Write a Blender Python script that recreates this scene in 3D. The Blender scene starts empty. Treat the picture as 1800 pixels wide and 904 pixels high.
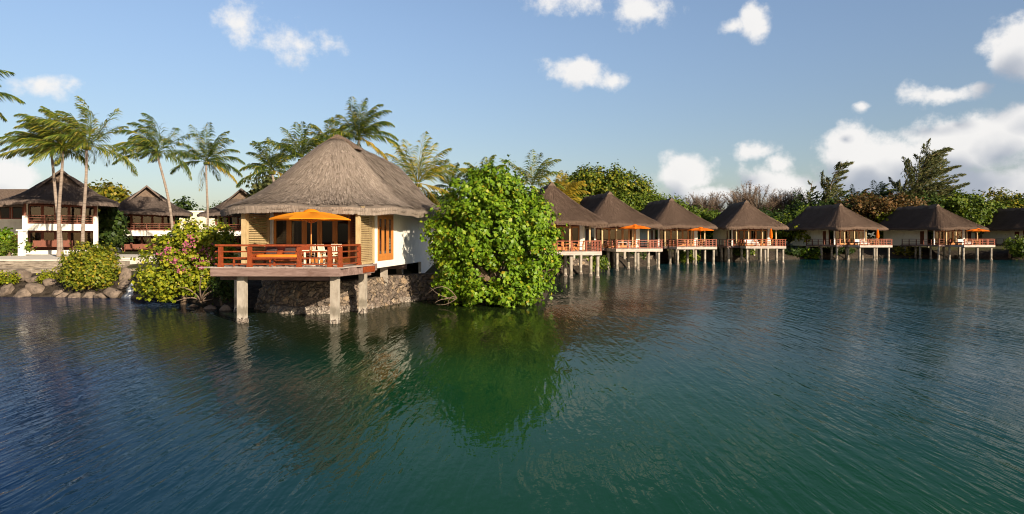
import bpy, math, random
import numpy as np
from mathutils import Vector, Matrix

random.seed(7)
RNG = np.random.default_rng(11)
R = math.radians
SC = bpy.context.scene
COL = SC.collection

# ------------------------------------------------------------------ camera
F, CX, HZ, CAMZ = 1200.0, 900.0, 416.0, 3.83          # focal length in photo pixels, principal column, horizon row, eye height
cam_d = bpy.data.cameras.new('camera')
cam = bpy.data.objects.new('camera', cam_d)
COL.objects.link(cam)
cam.location = (0, 0, CAMZ)
cam.rotation_euler = (R(90), 0, 0)
cam_d.sensor_width = 36.0
cam_d.lens = 36.0 * F / 1800.0
cam_d.shift_y = -(452.0 - HZ) / 1800.0
cam_d.clip_start, cam_d.clip_end = 0.1, 6000
SC.camera = cam

# ------------------------------------------------------------------ sun, sky, exposure
SUN_AZ, SUN_EL = R(37), R(20)                          # behind the camera, to the right, low
S = Vector((math.sin(SUN_AZ) * math.cos(SUN_EL), -math.cos(SUN_AZ) * math.cos(SUN_EL), math.sin(SUN_EL)))
sl = bpy.data.lights.new('sun', 'SUN')
sl.energy, sl.angle, sl.color = 4.2, R(0.5), (1.0, 0.86, 0.67)
so = bpy.data.objects.new('sun', sl)
COL.objects.link(so)
so.rotation_euler = S.to_track_quat('Z', 'Y').to_euler()

SC.view_settings.view_transform = 'Standard'
SC.view_settings.look = 'None'
SC.view_settings.exposure = 1.0
SC.view_settings.gamma = 1.0
SC.render.engine = 'CYCLES'
SC.cycles.pixel_filter_type = 'BLACKMAN_HARRIS'
SC.cycles.filter_width = 1.05
SC.cycles.max_bounces = 8
SC.cycles.transparent_max_bounces = 12
SC.cycles.sample_clamp_indirect = 4.0
try:
    SC.cycles.use_denoising = True
except Exception:
    pass


class NT:
    """tiny helper for node trees"""
    def __init__(self, tree):
        self.t = tree
    def n(self, typ, **kw):
        nd = self.t.nodes.new(typ)
        for k, v in kw.items():
            setattr(nd, k, v)
        return nd
    def link(self, a, b):
        self.t.links.new(a, b)
    def put(self, sock, v):
        if isinstance(v, bpy.types.NodeSocket):
            self.link(v, sock)
        else:
            sock.default_value = v
    def m(self, op, a, b=None, c=None, clamp=False):
        nd = self.n('ShaderNodeMath', operation=op, use_clamp=clamp)
        for i, v in enumerate((a, b, c)):
            if v is not None:
                self.put(nd.inputs[i], v)
        return nd.outputs[0]
    def vm(self, op, a, b=None, c=None):
        nd = self.n('ShaderNodeVectorMath', operation=op)
        for i, v in enumerate((a, b, c)):
            if v is not None:
                self.put(nd.inputs[i], v)
        return nd.outputs['Value'] if op in ('LENGTH', 'DISTANCE', 'DOT_PRODUCT') else nd.outputs[0]
    def mix(self, fac, a, b, blend='MIX'):
        nd = self.n('ShaderNodeMix', data_type='RGBA', blend_type=blend)
        self.put(nd.inputs[0], fac)
        self.put(nd.inputs[6], a)
        self.put(nd.inputs[7], b)
        return nd.outputs[2]
    def ramp(self, fac, stops, interp='LINEAR'):
        nd = self.n('ShaderNodeValToRGB')
        cr = nd.color_ramp
        cr.interpolation = interp
        while len(cr.elements) < len(stops):
            cr.elements.new(0.5)
        for e, (p, c) in zip(cr.elements, stops):
            e.position = p
            e.color = c if len(c) == 4 else (*c, 1)
        self.put(nd.inputs[0], fac)
        return nd.outputs[0]
    def noise(self, vec, scale=5, detail=4, rough=0.55, dist=0.0, dims='3D'):
        nd = self.n('ShaderNodeTexNoise', noise_dimensions=dims)
        if vec is not None:
            self.link(vec, nd.inputs['Vector'])
        nd.inputs['Scale'].default_value = scale
        nd.inputs['Detail'].default_value = detail
        nd.inputs['Roughness'].default_value = rough
        nd.inputs['Distortion'].default_value = dist
        return nd.outputs[0]
    def mapping(self, vec, loc=(0, 0, 0), rot=(0, 0, 0), scale=(1, 1, 1)):
        nd = self.n('ShaderNodeMapping')
        self.link(vec, nd.inputs[0])
        nd.inputs[1].default_value, nd.inputs[2].default_value, nd.inputs[3].default_value = loc, rot, scale
        return nd.outputs[0]
    def smooth(self, v, a, b):
        nd = self.n('ShaderNodeMapRange', interpolation_type='SMOOTHSTEP')
        self.put(nd.inputs[0], v)
        nd.inputs[1].default_value, nd.inputs[2].default_value = a, b
        return nd.outputs[0]


def rgb(*c):
    return (*c, 1.0)


# world: Nishita sky with a broken deck of cumulus that lives in azimuth / elevation on the sky dome
def sky_dir(px, py):
    az = math.atan((px - CX) / F)
    el = math.atan((HZ - py) / F * math.cos(az))
    return az, el


CLOUDS = [  # px, py, rx, ry, strength (angular ellipses on the dome)
    (1130, 20, 62, 36, 0.85), (985, 2, 75, 30, 0.75), (1330, 40, 34, 40, .9), (1285, 48, 38, 14, .5),
    (1018, 125, 74, 32, 1.0), (1070, 135, 40, 22, .7), (525, 78, 80, 32, 0.55), (430, 42, 45, 30, .36), (75, 148, 72, 24, .8),
    (20, 312, 62, 46, 1.35), (-70, 280, 90, 80, 1.3),
    (1205, 305, 62, 46, 1.3), (1345, 325, 85, 42, 1.1), (1335, 262, 48, 24, 1.0), (1365, 285, 30, 30, .8),
    (1480, 262, 62, 50, 1.35), (1560, 280, 150, 52, 1.4), (1690, 255, 170, 62, 1.4), (1790, 215, 90, 50, 1.15), (1640, 340, 360, 46, 1.5),
    (1508, 188, 14, 14, .8), (1655, 163, 82, 22, .9), (1710, 152, 36, 16, .7), (1795, 85, 76, 66, 1.4), (1240, 345, 150, 26, .8), (1880, 150, 90, 40, 1.0),
    (1990, 300, 250, 110, 1.3), (-300, 250, 160, 90, 1.1), (-330, 90, 120, 40, .8),
]


def cloud_group():
    g = bpy.data.node_groups.new('cloud_density', 'ShaderNodeTree')
    g.interface.new_socket('P', in_out='INPUT', socket_type='NodeSocketVector')
    g.interface.new_socket('Density', in_out='OUTPUT', socket_type='NodeSocketFloat')
    g.interface.new_socket('Body', in_out='OUTPUT', socket_type='NodeSocketFloat')
    t = NT(g)
    gi, go = t.n('NodeGroupInput'), t.n('NodeGroupOutput')
    P0 = gi.outputs[0]
    warp = t.n('ShaderNodeTexNoise')
    t.link(P0, warp.inputs['Vector'])
    warp.inputs['Scale'].default_value, warp.inputs['Detail'].default_value = 16, 5
    w = t.vm('SUBTRACT', warp.outputs['Color'], (0.5, 0.5, 0.5))
    P = t.vm('ADD', P0, t.vm('MULTIPLY', w, (0.035, 0.026, 0.0)))
    best = None
    for px, py, rx, ry, s in CLOUDS:
        az, el = sky_dir(px, py)
        k = math.cos(az)
        q = t.vm('SUBTRACT', P, (az, el, 0))
        q = t.vm('MULTIPLY', q, (F / rx / k / k, F / ry / k, 0))
        v = t.m('MULTIPLY_ADD', t.vm('LENGTH', q), -s, s)
        best = v if best is None else t.m('MAXIMUM', best, v)
    n1 = t.noise(P0, 22, 9, 0.62)
    n2 = t.noise(P0, 7, 5, 0.6)
    d = t.m('ADD', t.m('MULTIPLY_ADD', n1, 1.9, -0.98), best)
    d = t.m('ADD', d, t.m('MULTIPLY_ADD', n2, 0.7, -0.35))
    t.link(d, go.inputs[0])
    n3 = t.noise(P0, 17, 2, 0.5)
    t.link(t.m('ADD', best, t.m('MULTIPLY_ADD', n3, 1.5, -0.75)), go.inputs[1])
    return g


W = bpy.data.worlds.new('World')
SC.world = W
W.use_nodes = True
W.node_tree.nodes.clear()
t = NT(W.node_tree)
sky = t.n('ShaderNodeTexSky', sky_type='NISHITA')
sky.sun_disc = False
sky.sun_elevation = SUN_EL
sky.sun_rotation = R(180) - SUN_AZ
sky.air_density, sky.dust_density, sky.ozone_density = 1.0, 1.2, 1.6
tc = t.n('ShaderNodeTexCoord')
sx = t.n('ShaderNodeSeparateXYZ')
t.link(tc.outputs['Generated'], sx.inputs[0])
az = t.m('ARCTAN2', sx.outputs[0], sx.outputs[1])
el = t.m('ARCSINE', sx.outputs[2])
P = t.n('ShaderNodeCombineXYZ')
t.link(az, P.inputs[0]); t.link(el, P.inputs[1])
cg = cloud_group()
c1 = t.n('ShaderNodeGroup'); c1.node_tree = cg
c2 = t.n('ShaderNodeGroup'); c2.node_tree = cg
c3 = t.n('ShaderNodeGroup'); c3.node_tree = cg
t.link(P.outputs[0], c1.inputs[0])
t.link(t.vm('ADD', P.outputs[0], (0.010, 0.012, 0)), c2.inputs[0])
t.link(t.vm('ADD', P.outputs[0], (0.018, 0.042, 0)), c3.inputs[0])
alpha = t.m('MULTIPLY', t.smooth(c1.outputs[0], -0.03, 0.6), 0.95)
alpha = t.m('MULTIPLY', alpha, t.smooth(el, -0.02, 0.02))
occ = t.m('ADD', t.m('MULTIPLY', t.m('MAXIMUM', c2.outputs[0], 0), 0.14), t.m('MULTIPLY', t.m('MAXIMUM', c3.outputs[1], 0), 0.95))
lit = t.m('SUBTRACT', 1.0, t.smooth(occ, 0.0, 1.05))
SKYK = 0.062
CK = 1.0 / (SKYK * 2.0)                                 # cloud radiance in units of the sky strength at this exposure
ccol = t.mix(lit, rgb(0.42 * CK, 0.46 * CK, 0.54 * CK), rgb(0.95 * CK, 0.93 * CK, 0.91 * CK))
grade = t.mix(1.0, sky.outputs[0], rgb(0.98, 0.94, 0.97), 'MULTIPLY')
deep = t.m('MULTIPLY_ADD', t.smooth(el, 0.5, 1.15), -0.7, t.m('MULTIPLY_ADD', t.smooth(el, 0.06, 0.36), 0.30, 1.0))         # lifted above the horizon, dimmed overhead to cut the fill light
deep = t.m('MULTIPLY', deep, t.m('MULTIPLY_ADD', t.smooth(sx.outputs[1], 0.1, -0.6), -0.35, 1.0))  # unseen sky behind the camera dimmed as well, for less fill light
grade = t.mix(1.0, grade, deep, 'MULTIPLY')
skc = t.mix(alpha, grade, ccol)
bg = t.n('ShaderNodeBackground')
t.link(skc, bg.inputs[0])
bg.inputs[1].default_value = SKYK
wo = t.n('ShaderNodeOutputWorld')
t.link(bg.outputs[0], wo.inputs[0])


# ------------------------------------------------------------------ geometry helpers
class MB:
    """collects polygons and links them as ONE mesh object"""
    def __init__(self):
        self.v, self.f, self.n, self.uv = [], [], 0, {}
        self.big = []
    def add(self, V, Fs):
        V = np.asarray(V, float).reshape(-1, 3)
        o = self.n
        self.v.append(V)
        self.n += len(V)
        for f in Fs:
            self.f.append([i + o for i in f])
        return o
    def quads(self, V, k=4):
        """V: (N,k,3) loose polygons"""
        V = np.asarray(V, float)
        o = self.n
        self.v.append(V.reshape(-1, 3))
        self.n += V.shape[0] * k
        self.big.append((o, V.shape[0], k))
    def box(self, c, s, rz=0.0, M=None):
        hx, hy, hz = s[0] / 2, s[1] / 2, s[2] / 2
        V = np.array([(x, y, z) for z in (-hz, hz) for y in (-hy, hy) for x in (-hx, hx)], float)
        if M is not None:
            V = V @ np.array(M.to_3x3()).T
        if rz:
            a = np.array([[math.cos(rz), -math.sin(rz), 0], [math.sin(rz), math.cos(rz), 0], [0, 0, 1]])
            V = V @ a.T
        self.add(V + np.array(c), [(0, 2, 3, 1), (4, 5, 7, 6), (0, 1, 5, 4), (2, 6, 7, 3), (0, 4, 6, 2), (1, 3, 7, 5)])
    def bb(self, x0, x1, y0, y1, z0, z1):
        self.box(((x0 + x1) / 2, (y0 + y1) / 2, (z0 + z1) / 2), (abs(x1 - x0), abs(y1 - y0), abs(z1 - z0)))
    def beam(self, p0, p1, w, h):
        p0, p1 = Vector(p0), Vector(p1)
        d = p1 - p0
        M = d.to_track_quat('X', 'Z').to_matrix().to_4x4()
        self.box(tuple((p0 + p1) / 2), (d.length, w, h), M=M)
    def tube(self, pts, rad, n=8, caps=True):
        pts = [Vector(p) for p in pts]
        if not hasattr(rad, '__len__'):
            rad = [rad] * len(pts)
        up = Vector((0.31, 0.17, 0.93))
        V, Fs = [], []
        for i, p in enumerate(pts):
            d = (pts[min(i + 1, len(pts) - 1)] - pts[max(i - 1, 0)])
            if d.length < 1e-9:
                d = Vector((0, 0, 1))
            d.normalize()
            a = d.cross(up)
            if a.length < 0.1:
                a = d.cross(Vector((1, 0, 0)))
            a.normalize()
            b = d.cross(a)
            for k in range(n):
                q = 2 * math.pi * k / n
                V.append(p + (a * math.cos(q) + b * math.sin(q)) * rad[i])
        for i in range(len(pts) - 1):
            for k in range(n):
                Fs.append((i * n + k, i * n + (k + 1) % n, (i + 1) * n + (k + 1) % n, (i + 1) * n + k))
        if caps:
            Fs.append(tuple(range(n - 1, -1, -1)))
            Fs.append(tuple((len(pts) - 1) * n + k for k in range(n)))
        self.add([tuple(v) for v in V], Fs)
    def prism(self, poly, z0, z1):
        n = len(poly)
        V = [(x, y, z0) for x, y in poly] + [(x, y, z1) for x, y in poly]
        Fs = [tuple(range(n - 1, -1, -1)), tuple(range(n, 2 * n))]
        Fs += [(i, (i + 1) % n, n + (i + 1) % n, n + i) for i in range(n)]
        self.add(V, Fs)
    def build(self, name, mat, parent=None, smooth=False, loc=None, rz=0.0, uv=None):
        V = np.concatenate(self.v) if self.v else np.zeros((0, 3))
        me = bpy.data.meshes.new(name)
        idx, tot = [], []
        if self.f:
            idx.append(np.fromiter((i for f in self.f for i in f), dtype=np.int32))
            tot.append(np.fromiter((len(f) for f in self.f), dtype=np.int32))
        for o, cnt, k in self.big:
            idx.append(np.arange(o, o + cnt * k, dtype=np.int32))
            tot.append(np.full(cnt, k, dtype=np.int32))
        idx, tot = np.concatenate(idx), np.concatenate(tot)
        me.vertices.add(len(V))
        me.vertices.foreach_set('co', V.astype(np.float32).ravel())
        me.loops.add(len(idx))
        me.loops.foreach_set('vertex_index', idx)
        me.polygons.add(len(tot))
        st = np.zeros(len(tot), np.int32)
        st[1:] = np.cumsum(tot)[:-1]
        me.polygons.foreach_set('loop_start', st)
        me.polygons.foreach_set('loop_total', tot)
        me.polygons.foreach_set('use_smooth', np.full(len(tot), bool(smooth)))
        if uv is not None:
            l = me.uv_layers.new(name='UVMap')
            l.data.foreach_set('uv', np.asarray(uv, np.float32)[idx].ravel())
        me.update(calc_edges=True)
        me.validate()
        me.materials.append(mat)
        ob = bpy.data.objects.new(name, me)
        COL.objects.link(ob)
        if parent is not None:
            ob.parent = parent
        if loc is not None:
            ob.location = loc
        if rz:
            ob.rotation_euler.z = rz
        return ob


def tag(o, label, cat, group=None, kind=None):
    if label: o['label'] = label
    if cat: o['category'] = cat
    if group: o['group'] = group
    if kind: o['kind'] = kind
    return o


def thing(name, label, cat, loc=(0, 0, 0), rz=0.0, group=None):
    o = bpy.data.objects.new(name, None)
    COL.objects.link(o)
    o.empty_display_size = 0.3
    o.location = loc
    o.rotation_euler.z = rz
    return tag(o, label, cat, group)


KIDS = {}


def dup(root, loc, rz, label, group=None, skip=()):
    kids = {}
    for o in COL.objects:
        if o.parent is not None:
            kids.setdefault(o.parent.name, []).append(o)
    def rec(o, parent):
        c = o.copy()
        COL.objects.link(c)
        c.parent = parent
        for k in kids.get(o.name, ()):
            if k.name.split('.')[0] not in skip:
                rec(k, c)
        return c
    r = rec(root, None)
    r.location, r.rotation_euler.z = loc, rz
    r['label'] = label
    if group: r['group'] = group
    return r


def X(px, d):
    return (px - CX) / F * d


def Z(py, d):
    return CAMZ + (HZ - py) / F * d


# ------------------------------------------------------------------ materials
def principled(name, rough=0.8, spec=0.3):
    m = bpy.data.materials.new(name)
    m.use_nodes = True
    m.node_tree.nodes.clear()
    t = NT(m.node_tree)
    b = t.n('ShaderNodeBsdfPrincipled')
    b.inputs['Roughness'].default_value = rough
    b.inputs['Specular IOR Level'].default_value = spec
    o = t.n('ShaderNodeOutputMaterial')
    t.link(b.outputs[0], o.inputs[0])
    return m, t, b, o


def mat_var(name, c1, c2, scale=6, rough=0.8, spec=0.3, stretch=(1, 1, 1), bump=0.0, bscale=None, dirt=None, coords='Object'):
    """two-tone surface: noise between c1 and c2, optional darker stains and bump"""
    m, t, b, o = principled(name, rough, spec)
    tc = t.n('ShaderNodeTexCoord')
    v = t.mapping(tc.outputs[coords], scale=stretch)
    n = t.noise(v, scale, 6, 0.6)
    c = t.ramp(n, [(0.3, c1), (0.7, c2)])
    if dirt:
        n2 = t.noise(tc.outputs[coords], dirt[1], 5, 0.65)
        c = t.mix(t.smooth(n2, 0.52, 0.72), c, rgb(*dirt[0]))
    t.link(c, b.inputs['Base Color'])
    if bump:
        bp = t.n('ShaderNodeBump')
        bp.inputs['Strength'].default_value = 1.0
        bp.inputs['Distance'].default_value = bump
        t.link(t.noise(v, bscale or scale * 3, 5, 0.6), bp.inputs['Height'])
        t.link(bp.outputs[0], b.inputs['Normal'])
    return m


def mat_leaf(name, stops, transl=0.3, rough=0.5, spec=0.25, patch=None):
    m, t, b, o = principled(name, rough, spec)
    geo = t.n('ShaderNodeNewGeometry')
    c = t.ramp(geo.outputs['Random Per Island'], stops)
    if patch:
        tc = t.n('ShaderNodeTexCoord')
        c = t.mix(t.smooth(t.noise(tc.outputs['Object'], patch[1], 3), 0.42, 0.66), c, rgb(*patch[0]))
    t.link(c, b.inputs['Base Color'])
    tr = t.n('ShaderNodeBsdfTranslucent')
    t.link(c, tr.inputs[0])
    mx = t.n('ShaderNodeMixShader')
    mx.inputs[0].default_value = transl
    t.link(b.outputs[0], mx.inputs[1])
    t.link(tr.outputs[0], mx.inputs[2])
    t.link(mx.outputs[0], o.inputs[0])
    return m


def mat_thatch(name, c1, c2, c3):
    m, t, b, o = principled(name, 0.95, 0.08)
    uv = t.n('ShaderNodeUVMap')
    tc = t.n('ShaderNodeTexCoord')
    v = t.mapping(uv.outputs[0], scale=(16, 1.6, 1))
    n = t.noise(v, 1.1, 6, 0.75)
    n2 = t.noise(tc.outputs['Object'], 0.55, 5, 0.6)
    v3 = t.mapping(uv.outputs[0], scale=(0.35, 2.2, 1))
    n3 = t.noise(v3, 1.0, 4, 0.6)
    c = t.ramp(n, [(0.34, c1), (0.5, c2), (0.66, c3)])
    c = t.mix(t.m('MULTIPLY', t.smooth(n2, 0.45, 0.75), 0.45), c, rgb(*[k * 0.62 for k in c2]))
    c = t.mix(t.m('MULTIPLY', t.smooth(n3, 0.5, 0.64), 0.5), c, rgb(*[k * 0.7 for k in c2]))
    oi = t.n('ShaderNodeObjectInfo')
    hv = t.n('ShaderNodeHueSaturation')
    hv.inputs['Saturation'].default_value = 0.95
    t.link(t.m('MULTIPLY_ADD', oi.outputs['Random'], 0.45, 0.78), hv.inputs['Value'])
    t.link(c, hv.inputs['Color'])
    t.link(hv.outputs[0] if name != 'grey_brown_thatch' else c, b.inputs['Base Color'])
    bp = t.n('ShaderNodeBump')
    bp.inputs['Distance'].default_value = 0.14
    t.link(t.m('ADD', n, t.m('MULTIPLY', n3, 0.6)), bp.inputs['Height'])
    t.link(bp.outputs[0], b.inputs['Normal'])
    return m


def mat_wood(name, c1, c2, rough=0.5, spec=0.4, scale=3, axis=(1, 1, 12)):
    return mat_var(name, c1, c2, scale, rough, spec, stretch=axis, bump=0.004, bscale=scale * 2)


M = {}
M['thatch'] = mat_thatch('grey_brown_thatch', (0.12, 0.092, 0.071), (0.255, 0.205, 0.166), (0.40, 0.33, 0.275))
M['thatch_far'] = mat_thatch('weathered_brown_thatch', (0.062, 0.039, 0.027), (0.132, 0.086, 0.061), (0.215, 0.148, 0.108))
M['thatch_dark'] = mat_thatch('dark_weathered_thatch', (0.06, 0.045, 0.038), (0.12, 0.09, 0.075), (0.2, 0.155, 0.13))
M['ridge'] = mat_var('ridge_thatch', (0.09, 0.062, 0.045), (0.22, 0.16, 0.12), 9, 0.95, 0.1, bump=0.05)
M['cream'] = mat_var('cream_render', (0.72, 0.64, 0.47), (0.80, 0.73, 0.57), 1.2, 0.9, 0.15, bump=0.004, bscale=30, dirt=((0.62, 0.54, 0.39), 0.5))
M['white'] = mat_var('white_render', (0.74, 0.70, 0.61), (0.82, 0.79, 0.71), 1.5, 0.9, 0.15, bump=0.003, bscale=30)
M['teak'] = mat_wood('orange_teak', (0.40, 0.135, 0.024), (0.56, 0.22, 0.045), 0.45, 0.4, 2, (8, 8, 1))
M['redwood'] = mat_wood('red_brown_timber', (0.15, 0.028, 0.008), (0.29, 0.058, 0.014), 0.5, 0.4, 3, (3, 3, 3))
M['darkwood'] = mat_wood('dark_red_wood', (0.11, 0.03, 0.014), (0.19, 0.05, 0.02), 0.55, 0.3, 2, (8, 8, 1))
M['deckwood'] = mat_var('weathered_deck_timber', (0.13, 0.082, 0.068), (0.27, 0.185, 0.16), 1.6, 0.85, 0.15, stretch=(0.7, 5, 5), bump=0.012, bscale=4, dirt=((0.12, 0.07, 0.055), 0.9))
M['deckpale'] = mat_var('pale_deck_timber', (0.36, 0.30, 0.26), (0.52, 0.45, 0.39), 1.6, 0.85, 0.15, stretch=(0.7, 5, 5), bump=0.01, dirt=((0.26, 0.2, 0.17), 0.8))
M['concrete'] = mat_var('stilt_concrete', (0.26, 0.22, 0.175), (0.42, 0.37, 0.305), 2.2, 0.9, 0.15, stretch=(2, 2, 0.8), bump=0.01, dirt=((0.2, 0.165, 0.13), 1.4))
_t = NT(M['concrete'].node_tree)
_b = next(n for n in M['concrete'].node_tree.nodes if n.type == 'BSDF_PRINCIPLED')
_src = _b.inputs['Base Color'].links[0].from_socket
_tc = _t.n('ShaderNodeTexCoord'); _sp = _t.n('ShaderNodeSeparateXYZ'); _t.link(_tc.outputs['Object'], _sp.inputs[0])
_z = _t.m('ADD', _sp.outputs[2], _t.m('MULTIPLY_ADD', _t.noise(_t.mapping(_tc.outputs['Object'], scale=(6, 6, 1.5)), 1.0, 4), 0.5, -0.25))
_c = _t.mix(_t.m('MULTIPLY', _t.ramp(_z, [(0.28, (0, 0, 0)), (0.4, (1, 1, 1)), (0.62, (1, 1, 1)), (0.78, (0, 0, 0))]), 0.55), _src, rgb(0.12, 0.105, 0.075))   # algae band
_c = _t.mix(_t.m('MULTIPLY', _t.ramp(_z, [(0.14, (1, 1, 1)), (0.3, (0, 0, 0))]), 0.7), _c, rgb(0.46, 0.42, 0.36))                                       # pale salt and barnacles
_t.link(_c, _b.inputs['Base Color'])
M['tan'] = mat_var('tan_louvre_timber', (0.36, 0.255, 0.125), (0.52, 0.385, 0.205), 3, 0.7, 0.25, stretch=(3, 3, 1))
M['canvas'] = mat_leaf('orange_canvas', [(0, (0.75, 0.24, 0.012)), (1, (0.82, 0.29, 0.016))], 0.28, 0.85, 0.1)
M['canvas_deep'] = mat_leaf('deep_orange_canvas', [(0, (0.80, 0.17, 0.010)), (1, (0.85, 0.20, 0.012))], 0.25, 0.85, 0.1)
M['cushion'] = mat_var('orange_cushion', (0.62, 0.17, 0.02), (0.70, 0.22, 0.03), 4, 0.9, 0.1)
M['pillow'] = mat_var('dark_pillow', (0.03, 0.022, 0.022), (0.07, 0.05, 0.05), 20, 0.9, 0.1)
M['whitecloth'] = mat_var('white_cloth', (0.70, 0.66, 0.6), (0.8, 0.77, 0.72), 4, 0.9, 0.1)
M['creamwood'] = mat_var('cream_painted_wood', (0.66, 0.58, 0.44), (0.76, 0.69, 0.55), 5, 0.6, 0.3)
M['bark'] = mat_var('brown_bark', (0.10, 0.068, 0.045), (0.20, 0.145, 0.10), 4, 0.9, 0.1, stretch=(3, 3, 0.6), bump=0.03)
M['palm_bark'] = mat_var('palm_bark', (0.15, 0.115, 0.09), (0.33, 0.265, 0.215), 1.2, 0.9, 0.1, stretch=(1, 1, 7), bump=0.03, bscale=1.5)
M['path'] = mat_var('pale_paving', (0.56, 0.5, 0.42), (0.68, 0.62, 0.54), 2, 0.9, 0.15)
M['coping'] = mat_var('wall_stonework', (0.16, 0.13, 0.105), (0.36, 0.30, 0.235), 1.4, 0.95, 0.1, stretch=(1, 1, 3.5), bump=0.05, bscale=4, dirt=((0.1, 0.08, 0.06), 0.8))
M['water_fall'] = mat_var('falling_water', (0.55, 0.55, 0.55), (0.8, 0.8, 0.8), 8, 0.3, 0.5, stretch=(4, 4, 0.5))


def mat_plank_dark():
    m, t, b, o = principled('dark_interior_render', 0.9, 0.1)
    b.inputs['Base Color'].default_value = rgb(0.22, 0.13, 0.08)
    return m
M['interior'] = mat_plank_dark()


def mat_glass():
    m = bpy.data.materials.new('window_glass')
    m.use_nodes = True
    m.node_tree.nodes.clear()
    t = NT(m.node_tree)
    tr = t.n('ShaderNodeBsdfTransparent'); tr.inputs[0].default_value = rgb(0.55, 0.52, 0.5)
    gl = t.n('ShaderNodeBsdfGlossy'); gl.inputs['Roughness'].default_value = 0.02
    gl.inputs[0].default_value = rgb(0.9, 0.9, 0.9)
    fr = t.n('ShaderNodeFresnel'); fr.inputs[0].default_value = 1.45
    mx = t.n('ShaderNodeMixShader')
    t.link(fr.outputs[0], mx.inputs[0]); t.link(tr.outputs[0], mx.inputs[1]); t.link(gl.outputs[0], mx.inputs[2])
    o = t.n('ShaderNodeOutputMaterial')
    t.link(mx.outputs[0], o.inputs[0])
    return m
M['glass'] = mat_glass()


def mat_stones(name, palette, mortar, scale=2.2, bump=0.12, stretch=(1, 1, 1.25)):
    m, t, b, o = principled(name, 0.92, 0.12)
    tc = t.n('ShaderNodeTexCoord')
    wn = t.n('ShaderNodeTexNoise'); wn.inputs['Scale'].default_value = 1.8; wn.inputs['Detail'].default_value = 3
    t.link(tc.outputs['Object'], wn.inputs['Vector'])
    v = t.vm('ADD', tc.outputs['Object'], t.vm('MULTIPLY', t.vm('SUBTRACT', wn.outputs['Color'], (.5, .5, .5)), (.35, .35, .35)))
    v = t.mapping(v, scale=stretch)
    vo = t.n('ShaderNodeTexVoronoi', feature='F1'); vo.inputs['Scale'].default_value = scale
    ve = t.n('ShaderNodeTexVoronoi', feature='DISTANCE_TO_EDGE'); ve.inputs['Scale'].default_value = scale
    t.link(v, vo.inputs['Vector']); t.link(v, ve.inputs['Vector'])
    s = t.n('ShaderNodeSeparateColor'); t.link(vo.outputs['Color'], s.inputs[0])
    c = t.ramp(s.outputs[0], palette, 'CONSTANT')
    nn = t.noise(tc.outputs['Object'], 9, 6, 0.65)
    c = t.mix(t.m('MULTIPLY', t.smooth(nn, 0.35, 0.75), 0.65), c, rgb(0.075, 0.055, 0.042))
    edge = t.smooth(ve.outputs[0], 0.0, 0.045)
    c = t.mix(edge, rgb(*mortar), c)
    t.link(c, b.inputs['Base Color'])
    bp = t.n('ShaderNodeBump'); bp.inputs['Distance'].default_value = bump
    h = t.m('ADD', t.smooth(ve.outputs[0], 0.0, 0.22), t.m('MULTIPLY', nn, 0.25))
    t.link(h, bp.inputs['Height']); t.link(bp.outputs[0], b.inputs['Normal'])
    return m


M['stonewall'] = mat_stones('volcanic_stone_wall', [(0, (0.15, 0.12, 0.095)), (0.25, (0.24, 0.185, 0.135)), (0.45, (0.18, 0.14, 0.11)), (0.6, (0.31, 0.225, 0.145)), (0.75, (0.22, 0.17, 0.135)), (0.9, (0.36, 0.28, 0.2))], (0.06, 0.048, 0.037), 2.9, 0.08)
M['boulder'] = mat_var('shore_boulder', (0.085, 0.066, 0.052), (0.26, 0.2, 0.155), 1.6, 0.9, 0.15, bump=0.06, bscale=5, dirt=((0.06, 0.048, 0.04), 1.1))
M['rubble'] = mat_stones('pale_rubble', [(0, (0.24, 0.2, 0.165)), (0.3, (0.34, 0.29, 0.24)), (0.6, (0.28, 0.23, 0.19)), (0.8, (0.42, 0.36, 0.3))], (0.10, 0.08, 0.065), 5.5, 0.05)


def mat_ground():
    m, t, b, o = principled('earth_and_grass', 0.95, 0.08)
    tc = t.n('ShaderNodeTexCoord')
    n = t.noise(tc.outputs['Object'], 0.25, 6, 0.6)
    n2 = t.noise(tc.outputs['Object'], 3.0, 5, 0.65)
    c = t.ramp(n, [(0.35, (0.055, 0.06, 0.022)), (0.6, (0.085, 0.075, 0.035))])
    c = t.mix(t.smooth(n2, 0.4, 0.7), c, rgb(0.04, 0.034, 0.024))
    sp = t.n('ShaderNodeSeparateXYZ'); t.link(tc.outputs['Object'], sp.inputs[0])
    c = t.mix(t.smooth(sp.outputs[2], 1.2, 1.7), t.ramp(n2, [(0.3, (0.018, 0.014, 0.011)), (0.7, (0.075, 0.06, 0.046))]), c)
    t.link(c, b.inputs['Base Color'])
    bp = t.n('ShaderNodeBump'); bp.inputs['Distance'].default_value = 0.12
    t.link(n2, bp.inputs['Height']); t.link(bp.outputs[0], b.inputs['Normal'])
    return m
M['ground'] = mat_ground()


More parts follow.
